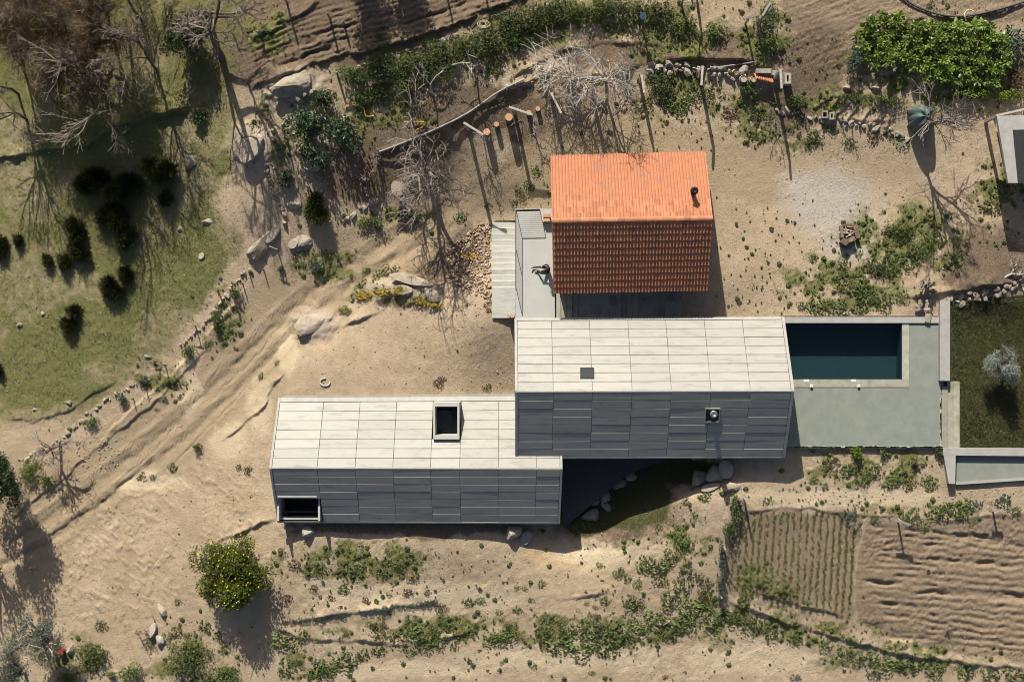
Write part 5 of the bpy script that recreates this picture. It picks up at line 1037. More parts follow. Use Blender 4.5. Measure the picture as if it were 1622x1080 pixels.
WEX = [(508,898,13,'bramble'),(468,893,11,'dryweed'),(611,911,9,'bramble'),(631,893,10,'bramble'),(610,888,8,'weed'),(545,930,10,'weed'),(458,947,9,'rust'),(527,947,6,'rust'),(579,950,6,'rust'),(646,937,8,'rust'),(676,938,6,'rust'),(617,941,5,'weed'),(553,905,12,'bramble'),(570,895,12,'weed'),(635,895,10,'weed'),(655,912,12,'dryweed'),(699,962,10,'dryweed'),(744,952,9,'weed'),(762,951,7,'weed'),(712,992,13,'bramble'),(700,983,8,'bramble'),(690,998,10,'weed'),(575,1036,12,'bramble'),(548,1045,18,'weed'),(520,1056,16,'weed'),(505,1060,18,'bramble'),(455,1056,16,'bramble'),(452,1010,20,'weed'),(480,1005,10,'weed'),(600,1028,12,'bramble'),(650,1028,11,'weed'),(670,1024,10,'weed'),(690,1020,12,'bramble'),(720,1022,9,'bramble'),(780,1010,13,'weed'),(805,1008,14,'weed'),(630,1010,14,'dryweed'),(660,1002,16,'weed'),(600,1005,13,'dryweed'),(1011,925,9,'bramble'),(1001,953,14,'weed'),(1010,958,12,'weed'),(958,950,9,'weed'),(985,905,7,'bramble'),(980,910,8,'weed'),(995,915,8,'weed'),(950,895,6,'weed'),(1030,895,16,'weed'),(1050,895,13,'weed'),(1085,860,15,'weed'),(1075,850,10,'bramble'),(1065,880,12,'weed'),(1090,905,14,'bramble'),(1048,920,11,'dryweed'),(1062,893,8,'weed'),(1044,836,6,'bramble'),(1102,815,6,'weed'),(1088,795,7,'bramble'),(1120,788,10,'weed'),(980,1000,20,'weed'),(940,1000,20,'bramble'),(900,995,14,'weed'),(870,980,9,'weed'),(860,1000,16,'weed'),(880,1020,18,'bramble'),(920,1020,22,'weed'),(960,1025,18,'bramble'),(1010,995,14,'weed'),(1040,980,16,'weed'),(1060,950,18,'weed'),(1080,930,16,'bramble'),(1100,960,20,'weed'),(1085,985,18,'weed'),(1060,1000,14,'bramble'),(1120,940,14,'dryweed'),(1115,920,14,'dryweed'),(820,965,7,'bramble'),(858,924,7,'weed'),(820,930,5,'weed'),(832,932,5,'weed'),(930,955,4,'weed'),
 (1130,980,16,'weed'),(1160,975,18,'bramble'),(1190,985,16,'weed'),(1225,1000,16,'bramble'),(1260,1008,14,'weed'),(1308,1018,13,'weed'),(1340,1030,16,'weed'),(1375,1040,14,'bramble'),(1400,1050,18,'weed'),(1440,1052,16,'bramble'),(1480,1055,20,'weed'),(1530,1060,16,'weed'),(1570,1068,16,'bramble'),(1610,1066,16,'weed'),(1358,1050,9,'weed'),(1385,1070,11,'blueweed'),(1260,1072,7,'blueweed'),(1345,815,13,'blueweed'),(1216,795,7,'bramble'),(1386,822,8,'weed'),(1445,818,14,'bramble'),(1463,832,9,'weed'),(1480,812,13,'weed'),(1500,810,15,'bramble'),(1520,805,16,'weed'),(1545,800,10,'blueweed'),(1590,795,14,'blueweed'),(1610,810,8,'bramble'),(1540,825,8,'weed'),
 (1287,592,0,'weed'),(1288,410,8,'bramble'),(1312,423,6,'bramble'),(1336,420,10,'weed'),(1360,402,8,'weed'),(1270,485,8,'weed'),(1295,485,16,'weed'),(1330,488,14,'weed'),(1366,455,16,'weed'),(1372,475,18,'bramble'),(1400,480,16,'weed'),(1430,470,14,'weed'),(1415,410,14,'bramble'),(1440,420,16,'bramble'),(1490,380,12,'weed'),(1510,415,14,'bramble'),(1340,455,14,'dryweed'),(1330,440,9,'dryweed'),
 (1320,735,11,'dryweed'),(1345,745,12,'weed'),(1385,745,14,'weed'),(1420,755,14,'weed'),(1440,765,12,'dryweed'),(1470,760,10,'weed'),(1405,770,8,'bramble'),(1475,770,8,'bramble'),(1308,770,6,'bramble'),(1290,760,8,'weed'),(1370,765,8,'bramble'),(1372,752,7,'blueweed'),
 (505,430,8,'blueweed'),(482,400,7,'blueweed'),(470,405,8,'weed'),(480,418,6,'weed'),(600,440,14,'weed'),(575,450,10,'bramble'),(620,430,12,'weed'),(580,430,7,'weed'),(700,280,10,'dryweed'),(730,345,9,'weed'),(822,300,10,'weed'),(840,294,10,'weed'),(815,320,7,'weed'),(830,312,8,'dryweed'),(850,270,10,'weed'),(775,325,8,'dryweed'),(770,485,4,'rust'),(740,484,5,'dryweed'),(695,607,8,'rust'),(772,612,8,'dryweed'),(700,600,6,'rust'),
 (285,630,5,'weed'),(258,632,7,'blueweed'),(330,545,6,'bramble'),(248,648,4,'weed'),(295,608,5,'bramble'),(275,740,9,'weed'),(225,755,8,'dryweed'),(242,755,5,'weed'),(380,740,6,'weed'),(395,745,8,'dryweed'),(360,530,6,'bramble'),(415,595,6,'weed'),(440,575,5,'weed'),(325,990,10,'bramble'),(297,1007,6,'weed'),(345,1005,8,'dryweed'),(350,1015,5,'weed'),(280,1000,12,'dryweed'),(265,1010,10,'weed'),(240,1015,8,'weed'),(162,990,10,'dryweed'),(282,952,6,'weed'),(780,165,9,'weed'),(795,158,9,'weed'),(835,140,8,'blueweed'),(1250,205,8,'bramble'),(1280,232,8,'bramble'),(1345,230,8,'bramble'),(1290,215,11,'weed'),(1310,200,9,'bramble'),(1320,205,9,'weed'),(1430,225,12,'weed'),(1410,212,9,'weed'),(1195,215,7,'bramble'),(1200,180,12,'bramble'),(1155,180,11,'rust'),(1385,215,12,'rust'),(1215,185,9,'weed'),(1100,150,14,'weed'),(1130,145,14,'dryweed'),(1075,165,16,'weed'),(1020,165,14,'dryweed'),(1590,300,16,'weed'),(1570,330,14,'dryweed'),(1475,10,8,'dryweed')]
for px, py, r_, kd in WEX:
    if r_: weed(px, py, r_, kd, 1.1)
    # each named clump gets a few satellites so patches have ragged edges
nw = len(WEX); 
while nw < 285:
    px, py = random.uniform(430, 1140), random.uniform(865, 1075)
    if random.random() > zg_v.reshape(GX.shape)[int((py-gy[0])/ST), int((px-gx[0])/ST)]+.12: continue
    weed(px, py, random.uniform(2.8, 6.5), random.choice(['weed', 'weed', 'bramble', 'dryweed', 'dryweed', 'rust'])); nw += 1
# uncountable ground cover: many small leaves following the green zones
g = np.random.default_rng(11); N0 = 420000
px = g.uniform(-20, 1642, N0); py = g.uniform(-20, 1100, N0); jx = ((px-gx[0])/ST).astype(int); jy = ((py-gy[0])/ST).astype(int)
cl = sstep(.50, .62, fbm(px/S*1.6, py/S*1.6, 4, 71))
built = np.zeros(N0, bool)
for x0_, x1_, y0_, y1_ in ((425,892,626,830),(812,1262,500,728),(1225,1522,500,712),(774,882,328,506),(870,1132,240,506),(1494,1740,706,768)): built |= (px > x0_) & (px < x1_) & (py > y0_) & (py < y1_)
gsel = (g.random(N0) < green[jy, jx]*cl*.62+.006*(1-grass[jy, jx])*(1-.8*pale_track[jy, jx])*(1-tilled[jy, jx])) & ~built
c = Garr(px[gsel], py[gsel], .03+.05*g.random(gsel.sum())); v, q = leafquads(c, .075, g, .55, .6)
o = part('ground_cover', v, q, M['weed'], None, kind='stuff'); tag(o, 'low green weeds covering the soil between the larger clumps', 'weeds')
gm_ = np.maximum(green, .20*ell([(1200,420,110,90),(1300,470,140,40),(650,920,230,60),(800,1010,380,60),(1000,900,140,80),(1260,790,130,20),(1560,340,50,60),(1100,200,160,26),(860,300,40,30),(330,1000,90,40)], .6))
nm_ = 6500; mx_, my_ = g.uniform(0, 1622, nm_*4), g.uniform(0, 1080, nm_*4); kk = g.random(nm_*4) < gm_[((my_-gy[0])/ST).astype(int), ((mx_-gx[0])/ST).astype(int)]*1.0+.004
for x0_, x1_, y0_, y1_ in ((425,892,626,830),(812,1262,500,728),(1225,1522,500,712),(774,882,328,506),(870,1132,240,506),(1494,1740,706,768)): kk &= ~((mx_ > x0_) & (mx_ < x1_) & (my_ > y0_) & (my_ < y1_))
mx_, my_ = mx_[kk], my_[kk]; rr_ = .7+3.6*g.random(len(mx_))**4; rep_ = (5+rr_*rr_*2.6).astype(int); ix = np.repeat(np.arange(len(mx_)), rep_); a_ = g.random(len(ix))*6.28; q_ = np.sqrt(g.random(len(ix)))
c = Garr(mx_[ix]+rr_[ix]*q_*np.cos(a_), my_[ix]+rr_[ix]*q_*np.sin(a_)*.8, .03+.05*(1-q_)*rr_[ix]/2); dry = (np.arange(len(mx_)) % 5 == 0)[ix]
v, q = leafquads(c[~dry], .11, g, .6, .6); o = part('sprouts', v, q, M['weed'], None, kind='stuff'); tag(o, 'small green sprouts dotted over the bare soil', 'weeds')
v, q = leafquads(c[dry], .11, g, .5, .45); o = part('dry_sprouts', v, q, M['dryweed'], None, kind='stuff'); tag(o, 'small yellowish dry sprouts dotted over the bare soil', 'weeds')
dsel = (g.random(N0) < .016*(1-lawn[jy, jx])+.12*np.maximum(litter, .5*green)[jy, jx]+.10*((py < 260) & (px > 380))[:]*sstep(.4, .6, fbm(px/S*.9, py/S*.9, 3, 73))) & ~built & ~gsel
c = Garr(px[dsel], py[dsel], .02+.05*g.random(dsel.sum())); v, q = leafquads(c, .10, g, .5, .22); o = part('dry_grass', v, q, M['straw'], None, kind='stuff'); tag(o, 'dry straw coloured grass and litter on the terraces', 'dry grass')
psel = (g.random(N0) < .30*grass[jy, jx]) & ~built
qsel = (g.random(N0) < .30*grass[jy, jx]*sstep(.42, .6, fbm(px/S*1.3, py/S*1.3, 3, 77))) & ~psel
c = Garr(px[qsel], py[qsel], .02+.04*g.random(qsel.sum())); v, q = leafquads(c, .10, g, .4, .35); o = part('pasture_clover', v, q, M['darkweed'], None, kind='stuff'); tag(o, 'darker green growth mottling the pasture', 'grass')
c = Garr(px[psel], py[psel], .02+.03*g.random(psel.sum())); v, q = leafquads(c, .085, g, .35, .3); o = part('pasture_grass', v, q, M['dryweed'], None, kind='stuff'); tag(o, 'short cropped grass on the sloping pasture', 'grass')
lsel = (lawn[jy, jx] > .5) & (px > 1495); lx = np.repeat(px[lsel], 2)+g.normal(size=2*lsel.sum())*2; ly = np.repeat(py[lsel], 2)+g.normal(size=2*lsel.sum())*2
k_ = (ly > 476) & (ly < 706) & (lx > np.where(ly > 602, 1521, 1507)); c = Garr(lx[k_], ly[k_], .03+.03*g.random(k_.sum())); v, q = leafquads(c, .10, g, .2, .3); M['lawn'] = leafmat('lawn_blades', (.035, .05, .012), (.06, .065, .02), (.085, .085, .03), scale=.8); o = part('lawn_grass', v, q, M['lawn'], None, kind='stuff'); tag(o, 'dark green mown grass around the olive tree', 'grass')
# seedlings in rows
g = np.random.default_rng(12); sp = []
for k in range(19):
    for s_ in range(70):
        px, py = 1163+k*10.6-.06*s_*2.2+g.normal()*1.1, 812+s_*2.4+g.normal()*.8
        if inpoly(np.array([px]), np.array([py]), BED)[0] and g.random() < .5+.6*float(vnoise(np.array([px/30]), np.array([py/30]), 4)[0]): sp += [(px+g.normal()*.9, py+g.normal()*.8) for _ in range(7)]
sp = np.array(sp); c = Garr(sp[:, 0], sp[:, 1], .03+.05*g.random(len(sp))); v, q = leafquads(c, .105, g, .55, .34); o = part('seedlings', v, q, M['seedling'], None, kind='stuff'); tag(o, 'thin green seedlings in straight rows on the pale bed', 'seedlings')
# agave-like dark edging on the slope ledge and leaf tufts on stairs edge
for i, px in enumerate(np.linspace(452, 688, 22)):
    if i in (9, 10): continue
    weed(px, 986-(px-452)*.14+random.gauss(0, 1), 5, 'blueweed', 2.2)
for i, py in enumerate(np.linspace(362, 492, 12)): weed(774+random.gauss(0, .8), py, 4.2, 'rust' if i % 2 else 'dryweed', 1.6)

name_weeds()
# ------------------------------------------------------------------ trees
class Skel:
    def __init__(s): s.l = {0: [], 1: [], 2: []}; s.tips = []
def grow(sk, p, d, L, r, depth, maxd, g, spread, up, wob, nseg, kids, decay, rmin=.008, first=1.0):
    cur = p; 
    for i in range(nseg):
        d = d+g.normal(size=3)*wob+np.array([0, 0, up]); d = d/np.linalg.norm(d); nx_ = cur+d*L/nseg; r1_ = max(r*(1-.30*(i+1)/nseg), rmin); r0_ = max(r*(1-.30*i/nseg), rmin)
        sk.l[0 if depth == 0 else (1 if depth <= 2 else 2)].append((cur, nx_, r0_, r1_)); cur = nx_
        if depth >= 1 and depth < maxd and i < nseg-1 and g.random() < .6:
            dd = d+g.normal(size=3)*spread*1.1; dd = dd/np.linalg.norm(dd); grow(sk, cur, dd, L*decay*.75, r*.45, depth+1, maxd, g, spread, up, wob, nseg, kids, decay, rmin)
    if depth >= maxd: sk.tips.append(cur); return
    n_ = g.integers(kids[0], kids[1]+1)
    for k in range(n_):
        dd = d+g.normal(size=3)*spread; dd = dd/np.linalg.norm(dd); grow(sk, cur, dd, L*decay*g.uniform(.8, 1.2)*(first if depth == 0 else 1), r*.62, depth+1, maxd, g, spread, up, wob, nseg, kids, decay, rmin)
def tree(name, label, px, py, h, trunk_r, m_tr, m_tw, seed, maxd=4, spread=.55, up=.03, wob=.12, kids=(2, 3), decay=.72, trunk_f=.35, lean=(0, 0), leaves=None, group=None, rmin=.010, nseg=3, base=None, cat='tree', first=1.0):
    g = np.random.default_rng(seed); b0 = G(px, py, -.1) if base is None else base; root = thing(name, label, cat, b0, group); sk = Skel()
    d = np.array([lean[0], lean[1], 1.0]); d /= np.linalg.norm(d); grow(sk, np.array(b0), d, h*trunk_f, trunk_r, 0, maxd, g, spread, up, wob, nseg, kids, decay, rmin, first)
    for k, nm, m_, ns in ((0, 'trunk', m_tr, 8), (1, 'limbs', m_tr, 6), (2, 'twigs', m_tw, 3)):
        if sk.l[k]: A = sk.l[k]; v, q = tube_arrays([a[0] for a in A], [a[1] for a in A], [a[2] for a in A], [a[3] for a in A], ns); part(nm, v, q, m_, root, smooth=k < 2, kind='stuff' if k == 2 else None)
    if leaves:
        m_, sz_, per, sprd = leaves; tp = np.repeat(np.array(sk.tips), per, axis=0); c = tp+g.normal(size=tp.shape)*sprd; v, q = leafquads(c, sz_, g, .2, .45); part('crown', v, q, m_, root)
    return root, sk
bud = (M['bud'], .075, 4, .16)
# bare trees of the upper left grove
TR = [(44,190,5.2,.07,'thin bare tree with crooked trunk nearest the left edge',(-.05,.1)), (97,176,5.4,.08,'bare tree with forked trunk, second from the left on the pasture',(-.1,.2)), (145,155,5.8,.08,'slender bare tree third from the left above the ledge',(-.05,.1)), (192,126,7.0,.13,'dark thick stemmed bare tree above the ledge',(0,0)), (249,111,5.8,.09,'bare tree at the right of the grove above the dark ledge',(-.1,.1)), (226,34,6.0,.09,'bare tree in the upper middle of the grove',(-.1,.1)), (30,150,5.5,.08,'thin bare tree behind the leftmost one',(0,.1)), (85,95,6.5,.12,'brown crowned tree at the far left of the grove',(0,.1)), (150,80,6.5,.12,'brown crowned tree in the middle of the grove',(0,.1)), (205,60,6.2,.11,'brown crowned tree behind the dark stem',(-.1,0)), (100,20,6.5,.12,'brown crowned tree at the top left corner',(0,0)), (30,60,6.0,.11,'brown crowned tree at the left edge top',(0,0)), (170,20,6.0,.1,'brown crowned tree at the top edge of the grove',(0,0))]
for i, (px, py, h, r, lb, ln) in enumerate(TR):
    thin = i in (0, 1, 6)
    tree('bare_tree', lb, px, py, h*.86, r, M['bark'], M['greytwig'], 200+i, maxd=4 if thin else 5, spread=.42 if thin else .5, up=.05, wob=.1, kids=(2, 3) if i < 7 else (3, 4), decay=.70, trunk_f=.42 if i < 7 else .34, lean=ln, leaves=None if thin else (M['bud'], .085, 3 if i < 7 else 6, .30), group='bare trees of the grove', rmin=.012, nseg=3)
tree('bare_tree', 'tall dense grey twigged bare tree at the right end of the grove', 352, 92, 7.4, .2, M['bark'], M['greytwig'], 231, maxd=6, spread=.55, up=.02, wob=.12, kids=(2, 3), decay=.68, trunk_f=.34, leaves=(M['bark'], .06, 1, .1), rmin=.012, nseg=2)
tree('bare_tree', 'dense dark bare tree at the top edge right of the grove', 330, 30, 6.6, .18, M['bark'], M['bark'], 232, maxd=6, spread=.5, up=.03, kids=(2, 3), decay=.68, trunk_f=.32, rmin=.012, nseg=2)
# fig-like bare tree with the heavy shadow
tree('fig_tree', 'spreading bare grey tree with thick crooked limbs above the dirt track', 684, 276, 4.9, .19, M['greytwig'], M['greytwig'], 240, maxd=5, spread=.8, up=.0, wob=.22, kids=(2, 3), decay=.76, trunk_f=.22, rmin=.006, lean=(-.3, .4), first=2.2, nseg=4)
tree('bare_shrub', 'thicket of leafless grey twigs below the bare fig tree', 600, 262, 2.4, .06, M['greytwig'], M['greytwig'], 241, maxd=4, spread=.9, up=-.02, wob=.2, kids=(3, 4), decay=.72, trunk_f=.2, rmin=.012, cat='shrub')
tree('bare_shrub', 'reddish grey brushwood left of the round stone table', 585, 285, 2.0, .05, M['bark'], M['greytwig'], 242, maxd=4, spread=.9, up=-.04, wob=.2, kids=(3, 4), decay=.74, trunk_f=.2, rmin=.012, cat='shrub')
tree('cherry_tree', 'white barked bare tree spreading over the stone wall behind the tiled house', 960, 126, 4.2, .085, M['palebark'], M['palebark'], 250, maxd=4, spread=1.1, up=-.02, wob=.10, kids=(4, 5), decay=.76, trunk_f=.16, rmin=.007, lean=(-.05, .0), first=3.1, nseg=4)
tree('cut_branches', 'fallen pile of pale cut branches left of the white bare tree', 885, 122, 1.9, .035, M['palebark'], M['palebark'], 251, maxd=4, spread=.9, up=-.10, wob=.1, kids=(3, 4), decay=.8, trunk_f=.3, rmin=.013, lean=(-3, .2), cat='branches')
tree('bare_tree', 'slim grey bare tree standing by the dark covered heap', 1452, 206, 4.4, .10, M['greytwig'], M['greytwig'], 262, maxd=4, spread=.5, up=.0, wob=.1, kids=(3, 4), decay=.74, trunk_f=.42, rmin=.012)
tree('pruned_tree', 'small pruned tree with white forked branches in the brambles', 686, 148, 2.2, .07, M['palebark'], M['palebark'], 263, maxd=3, spread=.75, up=0, wob=.15, kids=(2, 3), decay=.75, trunk_f=.4, rmin=.012)
tree('pruned_tree', 'small bare forked tree right of the white pruned one', 750, 110, 2.0, .06, M['palebark'], M['palebark'], 264, maxd=2, spread=.8, wob=.15, kids=(2, 3), decay=.7, trunk_f=.5, rmin=.012)
tree('pruned_tree', 'small bare tree at the top of the weedy terrace', 1106, 20, 2.4, .08, M['greytwig'], M['palebark'], 265, maxd=3, spread=.7, wob=.15, kids=(2, 3), decay=.7, trunk_f=.45, rmin=.012)
tree('bare_tree', 'sprawling dark bare tree leaning over the lower left track edge', 97, 704, 3.0, .10, M['bark'], M['greytwig'], 266, maxd=4, spread=.75, up=-.02, wob=.16, kids=(3, 3), decay=.76, trunk_f=.3, rmin=.012, lean=(-.5, .1))
tree('bare_shrub', 'grey brush heap with knotted stump at the wall corner by the lawn', 1465, 448, 1.2, .14, M['greytwig'], M['greytwig'], 267, maxd=3, spread=1.0, wob=.2, kids=(3, 4), decay=.8, trunk_f=.3, rmin=.012, cat='shrub')
tree('bare_shrub', 'fallen grey branches by the right photo edge', 1590, 440, 1.5, .09, M['palebark'], M['palebark'], 268, maxd=4, spread=.9, up=-.06, wob=.15, kids=(2, 3), decay=.8, trunk_f=.3, rmin=.012, lean=(1.2, .8), cat='branches')
for i, (px, py, h, lb) in enumerate(((765,215,1.5,'bare vine sprawling beside the leftmost granite post'), (845,190,1.4,'bare vine by the smallest cut log'), (880,160,1.6,'bare vine tangled near the granite post with pale crossbar'), (1228,190,1.6,'bare vine stem in front of the stone trough'), (1350,200,1.2,'bare vine stem at the broken stone wall'), (218,1000,1.3,'dead twigs over the hollow left of the lemon tree'), (1365,828,.9,'dry twigs at the top corner of the tilled field'), (1500,1000,.5,'dry stalks lying in the tilled field'), (470,245,1.4,'bare sapling between stones and dark shrub'), (450,290,1.3,'bare sapling above the pale stone row'), (820,195,1.3,'bare vine right of the largest cut log'), (1170,800,.8,'dry stalks at the seedling bed corner'), (730,372,.9,'dead branch lying on the rubble'))):
    tree('bare_vine', lb, px, py, h, .035, M['greytwig'], M['greytwig'], 300+i, maxd=3, spread=.75, up=-.03, wob=.22, kids=(2, 3), decay=.78, trunk_f=.35, rmin=.012, cat='vine')
# lemon tree
def leafy(name, label, px, py, h, blobs, m_, n_, leaf, trunk_r, seed, aspect=.5, fruit=None, shell=.5, up=.3, m_tr=None, base=None):
    g = np.random.default_rng(seed); b0 = G(px, py, -.1) if base is None else base; root = thing(name, label, 'tree', b0); B = [(b0.x+x, b0.y+y, b0.z+z, a_, b_, c_) for x, y, z, a_, b_, c_ in blobs]
    mb = MB(); top = b0+Vector((.05, .05, h*.4)); mb.rod(b0, top, trunk_r, 9, trunk_r*.75); mb.build('trunk', m_tr or M['bark'], root, True)
    mb = MB()
    for bl in B: c_ = Vector(bl[:3]); mid = (top+c_)/2+Vector(g.normal(size=3)*.1); mb.tube([top, mid, c_, c_+Vector((bl[3]*.5*g.normal(), bl[4]*.5*g.normal(), bl[5]*.5))], [trunk_r*.6, trunk_r*.4, trunk_r*.25, .012], 5)
    mb.build('limbs', m_tr or M['bark'], root)
    c, d = blobpts(g, n_, B, shell); k_ = vnoise(c[:, 0]*2.8, c[:, 1]*2.8+c[:, 2]*2.1, 3) > .36; c, d = c[k_], d[k_]
    v, q = leafquads(c, leaf, g, up, aspect, d*.6); part('crown', v, q, m_, root)
    if fruit:
        c, d = blobpts(g, fruit[1], B, .96); vv, qq = tube_arrays(c-[0, 0, fruit[2]], c+[0, 0, fruit[2]], np.full(len(c), fruit[2]*.8), np.full(len(c), fruit[2]*.55), 5)
        t_ = [[k*10+5, k*10+5+i, k*10+6+i] for k in range(len(c)) for i in range(1, 4)]; part('fruit', vv, qq, fruit[0], root, tris=t_, kind='stuff')
    return root
g = np.random.default_rng(21)
def crown(n_, R_, Rz, z0, s0, s1, ell_=(1, 1)):
    bl = []
    for k in range(n_):
        d = g.normal(size=3); d /= np.linalg.norm(d); q = g.uniform(.3, .8); s_ = g.uniform(s0, s1); bl.append((d[0]*R_*q*ell_[0], d[1]*R_*q*ell_[1], z0+d[2]*Rz*q, s_, s_, s_*.85))
    return bl
leafy('lemon_tree', 'round lemon tree full of yellow fruit below the lower concrete house', 378, 904, 2.7, crown(38, 2.6, 1.05, 1.45, .5, .9), M['lemonleaf'], 22000, .15, .13, 401, fruit=(M['lemon'], 300, .055), shell=.45)
leafy('olive_tree', 'silvery olive tree standing alone on the dark lawn', 1577, 576, 2.4, crown(18, 1.05, .8, 1.55, .28, .5), M['olive'], 5200, .14, .09, 402, aspect=.26, shell=.3)
leafy('olive_tree', 'grey green olive tree at the bottom left corner', 80, 1000, 3.6, crown(26, 2.0, 1.1, 2.3, .4, .75, (1.1, 1)), M['greyolive'], 8000, .15, .12, 403, aspect=.3, shell=.3, m_tr=M['palebark'])
leafy('olive_tree', 'second grey green olive tree cut by the bottom left corner', 40, 1062, 3.4, crown(18, 1.6, 1.0, 2.1, .4, .7), M['greyolive'], 5200, .15, .1, 404, aspect=.3, shell=.3, m_tr=M['palebark'])
leafy('evergreen_tree', 'dark evergreen tree cut by the left photo edge beside the track', 18, 752, 5.2, crown(26, 1.7, 2.0, 3.0, .5, .85), M['darkleaf'], 9000, .16, .16, 405, shell=.4)
leafy('evergreen_tree', 'dark tall tree standing beyond the left edge above the track', -35, 800, 5.8, crown(16, 1.7, 2.2, 3.4, .35, .6), M['darkleaf'], 2600, .16, .16, 406, shell=.4)
leafy('evergreen_tree', 'dark tree standing above the top edge over the upper field', 560, -95, 5.6, crown(24, 1.5, 2.1, 3.2, .5, .8), M['darkleaf'], 9000, .16, .18, 407, shell=.3)
leafy('evergreen_tree', 'second dark tree standing above the top edge over the upper field', 620, -85, 4.6, crown(18, 1.2, 1.6, 2.6, .4, .7), M['darkleaf'], 7000, .16, .15, 408, shell=.3)
leafy('evergreen_tree', 'dark shrubby tree behind the dense grey twigged tree', 300, 62, 3.4, crown(18, 1.4, 1.0, 1.6, .5, .8), M['darkleaf'], 6000, .15, .12, 409, shell=.4)

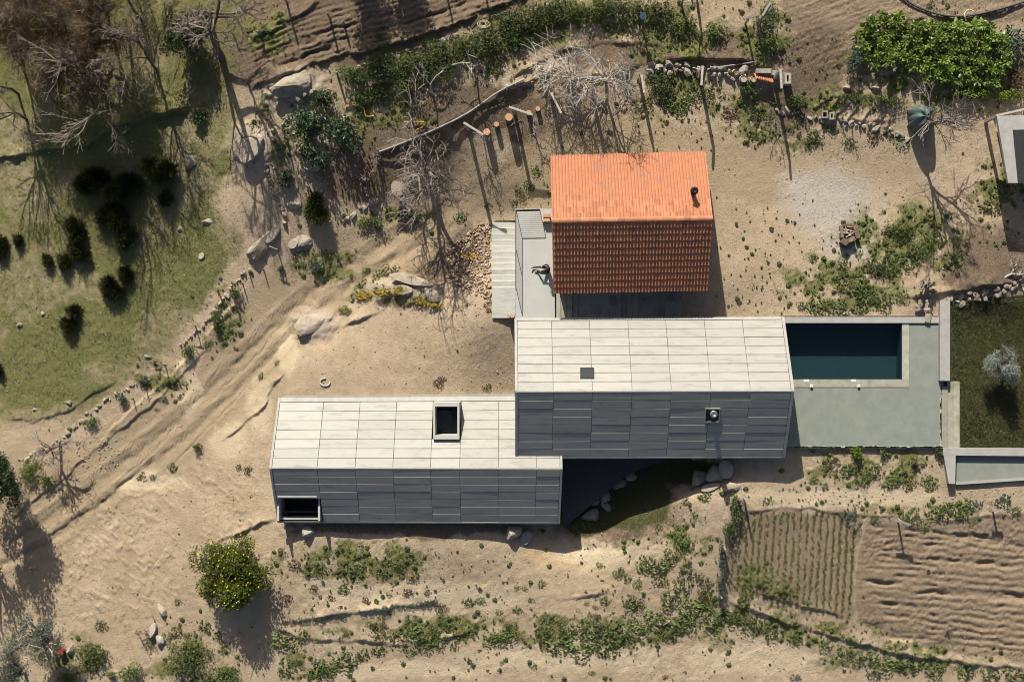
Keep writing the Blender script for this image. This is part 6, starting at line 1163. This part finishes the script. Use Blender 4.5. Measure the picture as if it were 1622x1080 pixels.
# ------------------------------------------------------------------ the person sitting against the house wall
def person():
    z = zt_; hip = P(868,427,z)+Vector((0, 0, .13)); X = Vector((-1, 0, 0)); Y = Vector((0, 1, 0)); U = Vector((0, 0, 1))
    root = thing('person', 'person in black clothes sitting on the terrace against the tiled house with legs stretched out', 'person', P(868,427,z))
    V = []; Rr = []; E = []; J = []; cur = [0]
    def add(p_, r, par=None):
        V.append(tuple(p_-ORG[root.name])); Rr.append((r, r)); J.append(cur[0])
        if par is not None: E.append((par, len(V)-1))
        return len(V)-1
    pel = add(hip, .125); ab = add(hip+U*.16-X*.02, .12, pel); ch = add(hip+U*.38-X*.03, .13, ab); up_ = add(hip+U*.50-X*.02, .085, ch); nk = add(hip+U*.575, .05, up_); cur[0] = 1; hd0 = add(hip+U*.65+X*.02, .07, nk); hd1 = add(hip+U*.74+X*.03, .088, hd0); hd2 = add(hip+U*.82+X*.02, .06, hd1); cur[0] = 0
    def limb(pts, rad, par):
        for p_, r in zip(pts, rad): par = add(p_, r, par)
        return par
    legs = []
    for s_, kz, kx in ((1, .16, .42), (-1, .40, .34)):
        base = hip+Y*s_*.09+X*.05; kn = hip+Y*s_*.13+X*kx+U*(kz-.08); an_ = P(868,427,z)+Y*(s_*.11)+X*(kx+.40 if s_ > 0 else kx+.22)+U*.09
        e_ = limb([base, lerp(base, kn, .5), kn, lerp(kn, an_, .4), an_], [.095, .085, .06, .055, .04], pel); legs.append((an_, e_)); cur[0] = 2; toe = an_+X*.07+U*(.12 if s_ > 0 else -.04)+X*(.05 if s_ > 0 else .1); limb([lerp(an_, toe, .5), toe], [.042, .034], e_); cur[0] = 0
    arms = []
    for s_ in (1, -1):
        sh = hip+U*.47+Y*s_*.17-X*.02; el = hip+U*.22+Y*s_*.26+X*.08; wr = hip+U*.10+Y*s_*.17+X*.30 if s_ > 0 else hip+U*.30+Y*s_*.14+X*.32
        e_ = limb([sh, lerp(sh, el, .5), el, lerp(el, wr, .5), wr], [.065, .05, .043, .037, .027], up_); palm = wr+(wr-el).normalized()*.07; cur[0] = 1; e2_ = limb([palm], [.032], e_); arms.append((wr, palm, s_))
        dr = (palm-wr).normalized(); sd_ = Vector((-dr.y, dr.x, 0)).normalized()
        for f_, ln in ((-1.5, .065), (-.5, .08), (.5, .076), (1.5, .058)): b_ = palm+sd_*f_*.019; k1 = b_+dr*ln*.5; limb([b_+dr*.02, k1, k1+dr*ln*.4-U*.02], [.0095, .009, .008], e2_)
        limb([lerp(wr, palm, .5)-sd_*.03*s_, palm-sd_*.05*s_+dr*.01], [.011, .009], e2_); cur[0] = 0
    me = bpy.data.meshes.new('body'); me.from_pydata(V, E, []); ob = bpy.data.objects.new('body_cage', me); C.objects.link(ob)
    md = ob.modifiers.new('skin', 'SKIN'); md.use_smooth_shade = True
    for i, r in enumerate(Rr): me.skin_vertices[0].data[i].radius = r
    me.skin_vertices[0].data[0].use_root = True
    sd2 = ob.modifiers.new('sub', 'SUBSURF'); sd2.levels = 2; sd2.render_levels = 2
    dg = bpy.context.evaluated_depsgraph_get(); m2 = bpy.data.meshes.new_from_object(ob.evaluated_get(dg)); m2.name = 'body'
    bpy.data.objects.remove(ob); m2.materials.clear()
    for k in ('cloth', 'skin', 'shoe'): m2.materials.append(M[k])
    head = hip+U*.74; VV = np.array(V); RR_ = np.array(Rr)[:, 0]
    for f_ in m2.polygons:
        i = J[int(np.argmin(np.linalg.norm(VV-np.array(f_.center), axis=1)-RR_*.8))]
        f_.material_index = i; f_.use_smooth = True
    b_ = bpy.data.objects.new('body', m2); link(b_, root)
    hv = []; nu, nv = 16, 8; hc = hip+U*.755+X*.015
    for j in range(nv):
        for i in range(nu):
            a_ = i*2*math.pi/nu; el_ = -.35+(math.pi/2+.35)*j/(nv-1); front = max(0, math.cos(a_-math.pi)); el_ = max(el_, .45*front); r_ = .118*(1+.04*math.sin(a_*5))
            hv.append(tuple(hc+Vector((r_*math.cos(el_)*math.cos(a_), r_*.92*math.cos(el_)*math.sin(a_), r_*math.sin(el_)))))
    part('hair', hv, [[j*nu+i, j*nu+(i+1) % nu, (j+1)*nu+(i+1) % nu, (j+1)*nu+i] for j in range(nv-1) for i in range(nu)], M['hair'], root, smooth=True)
    fc_ = hip+U*.70+X*.115
    nose = MB(); nose.rod(fc_+X*.02+U*.05, fc_+X*.035+U*.01, .010, 6, .016); nose.build('nose', M['skin'], root, True)
    for s_ in (1, -1):
        MB().rod(fc_+X*.005+U*.055+Y*s_*.034, fc_+X*.013+U*.055+Y*s_*.034, .012, 8).build('eye', M['dark'], root); MB().rod(head+Y*s_*.088-U*.03, head+Y*s_*.105-U*.02, .028, 8, .022).build('ear', M['skin'], root)
    MB().rod(fc_+X*.012-U*.02+Y*.025, fc_+X*.012-U*.02-Y*.025, .008, 6).build('mouth', M['red'], root)
person()
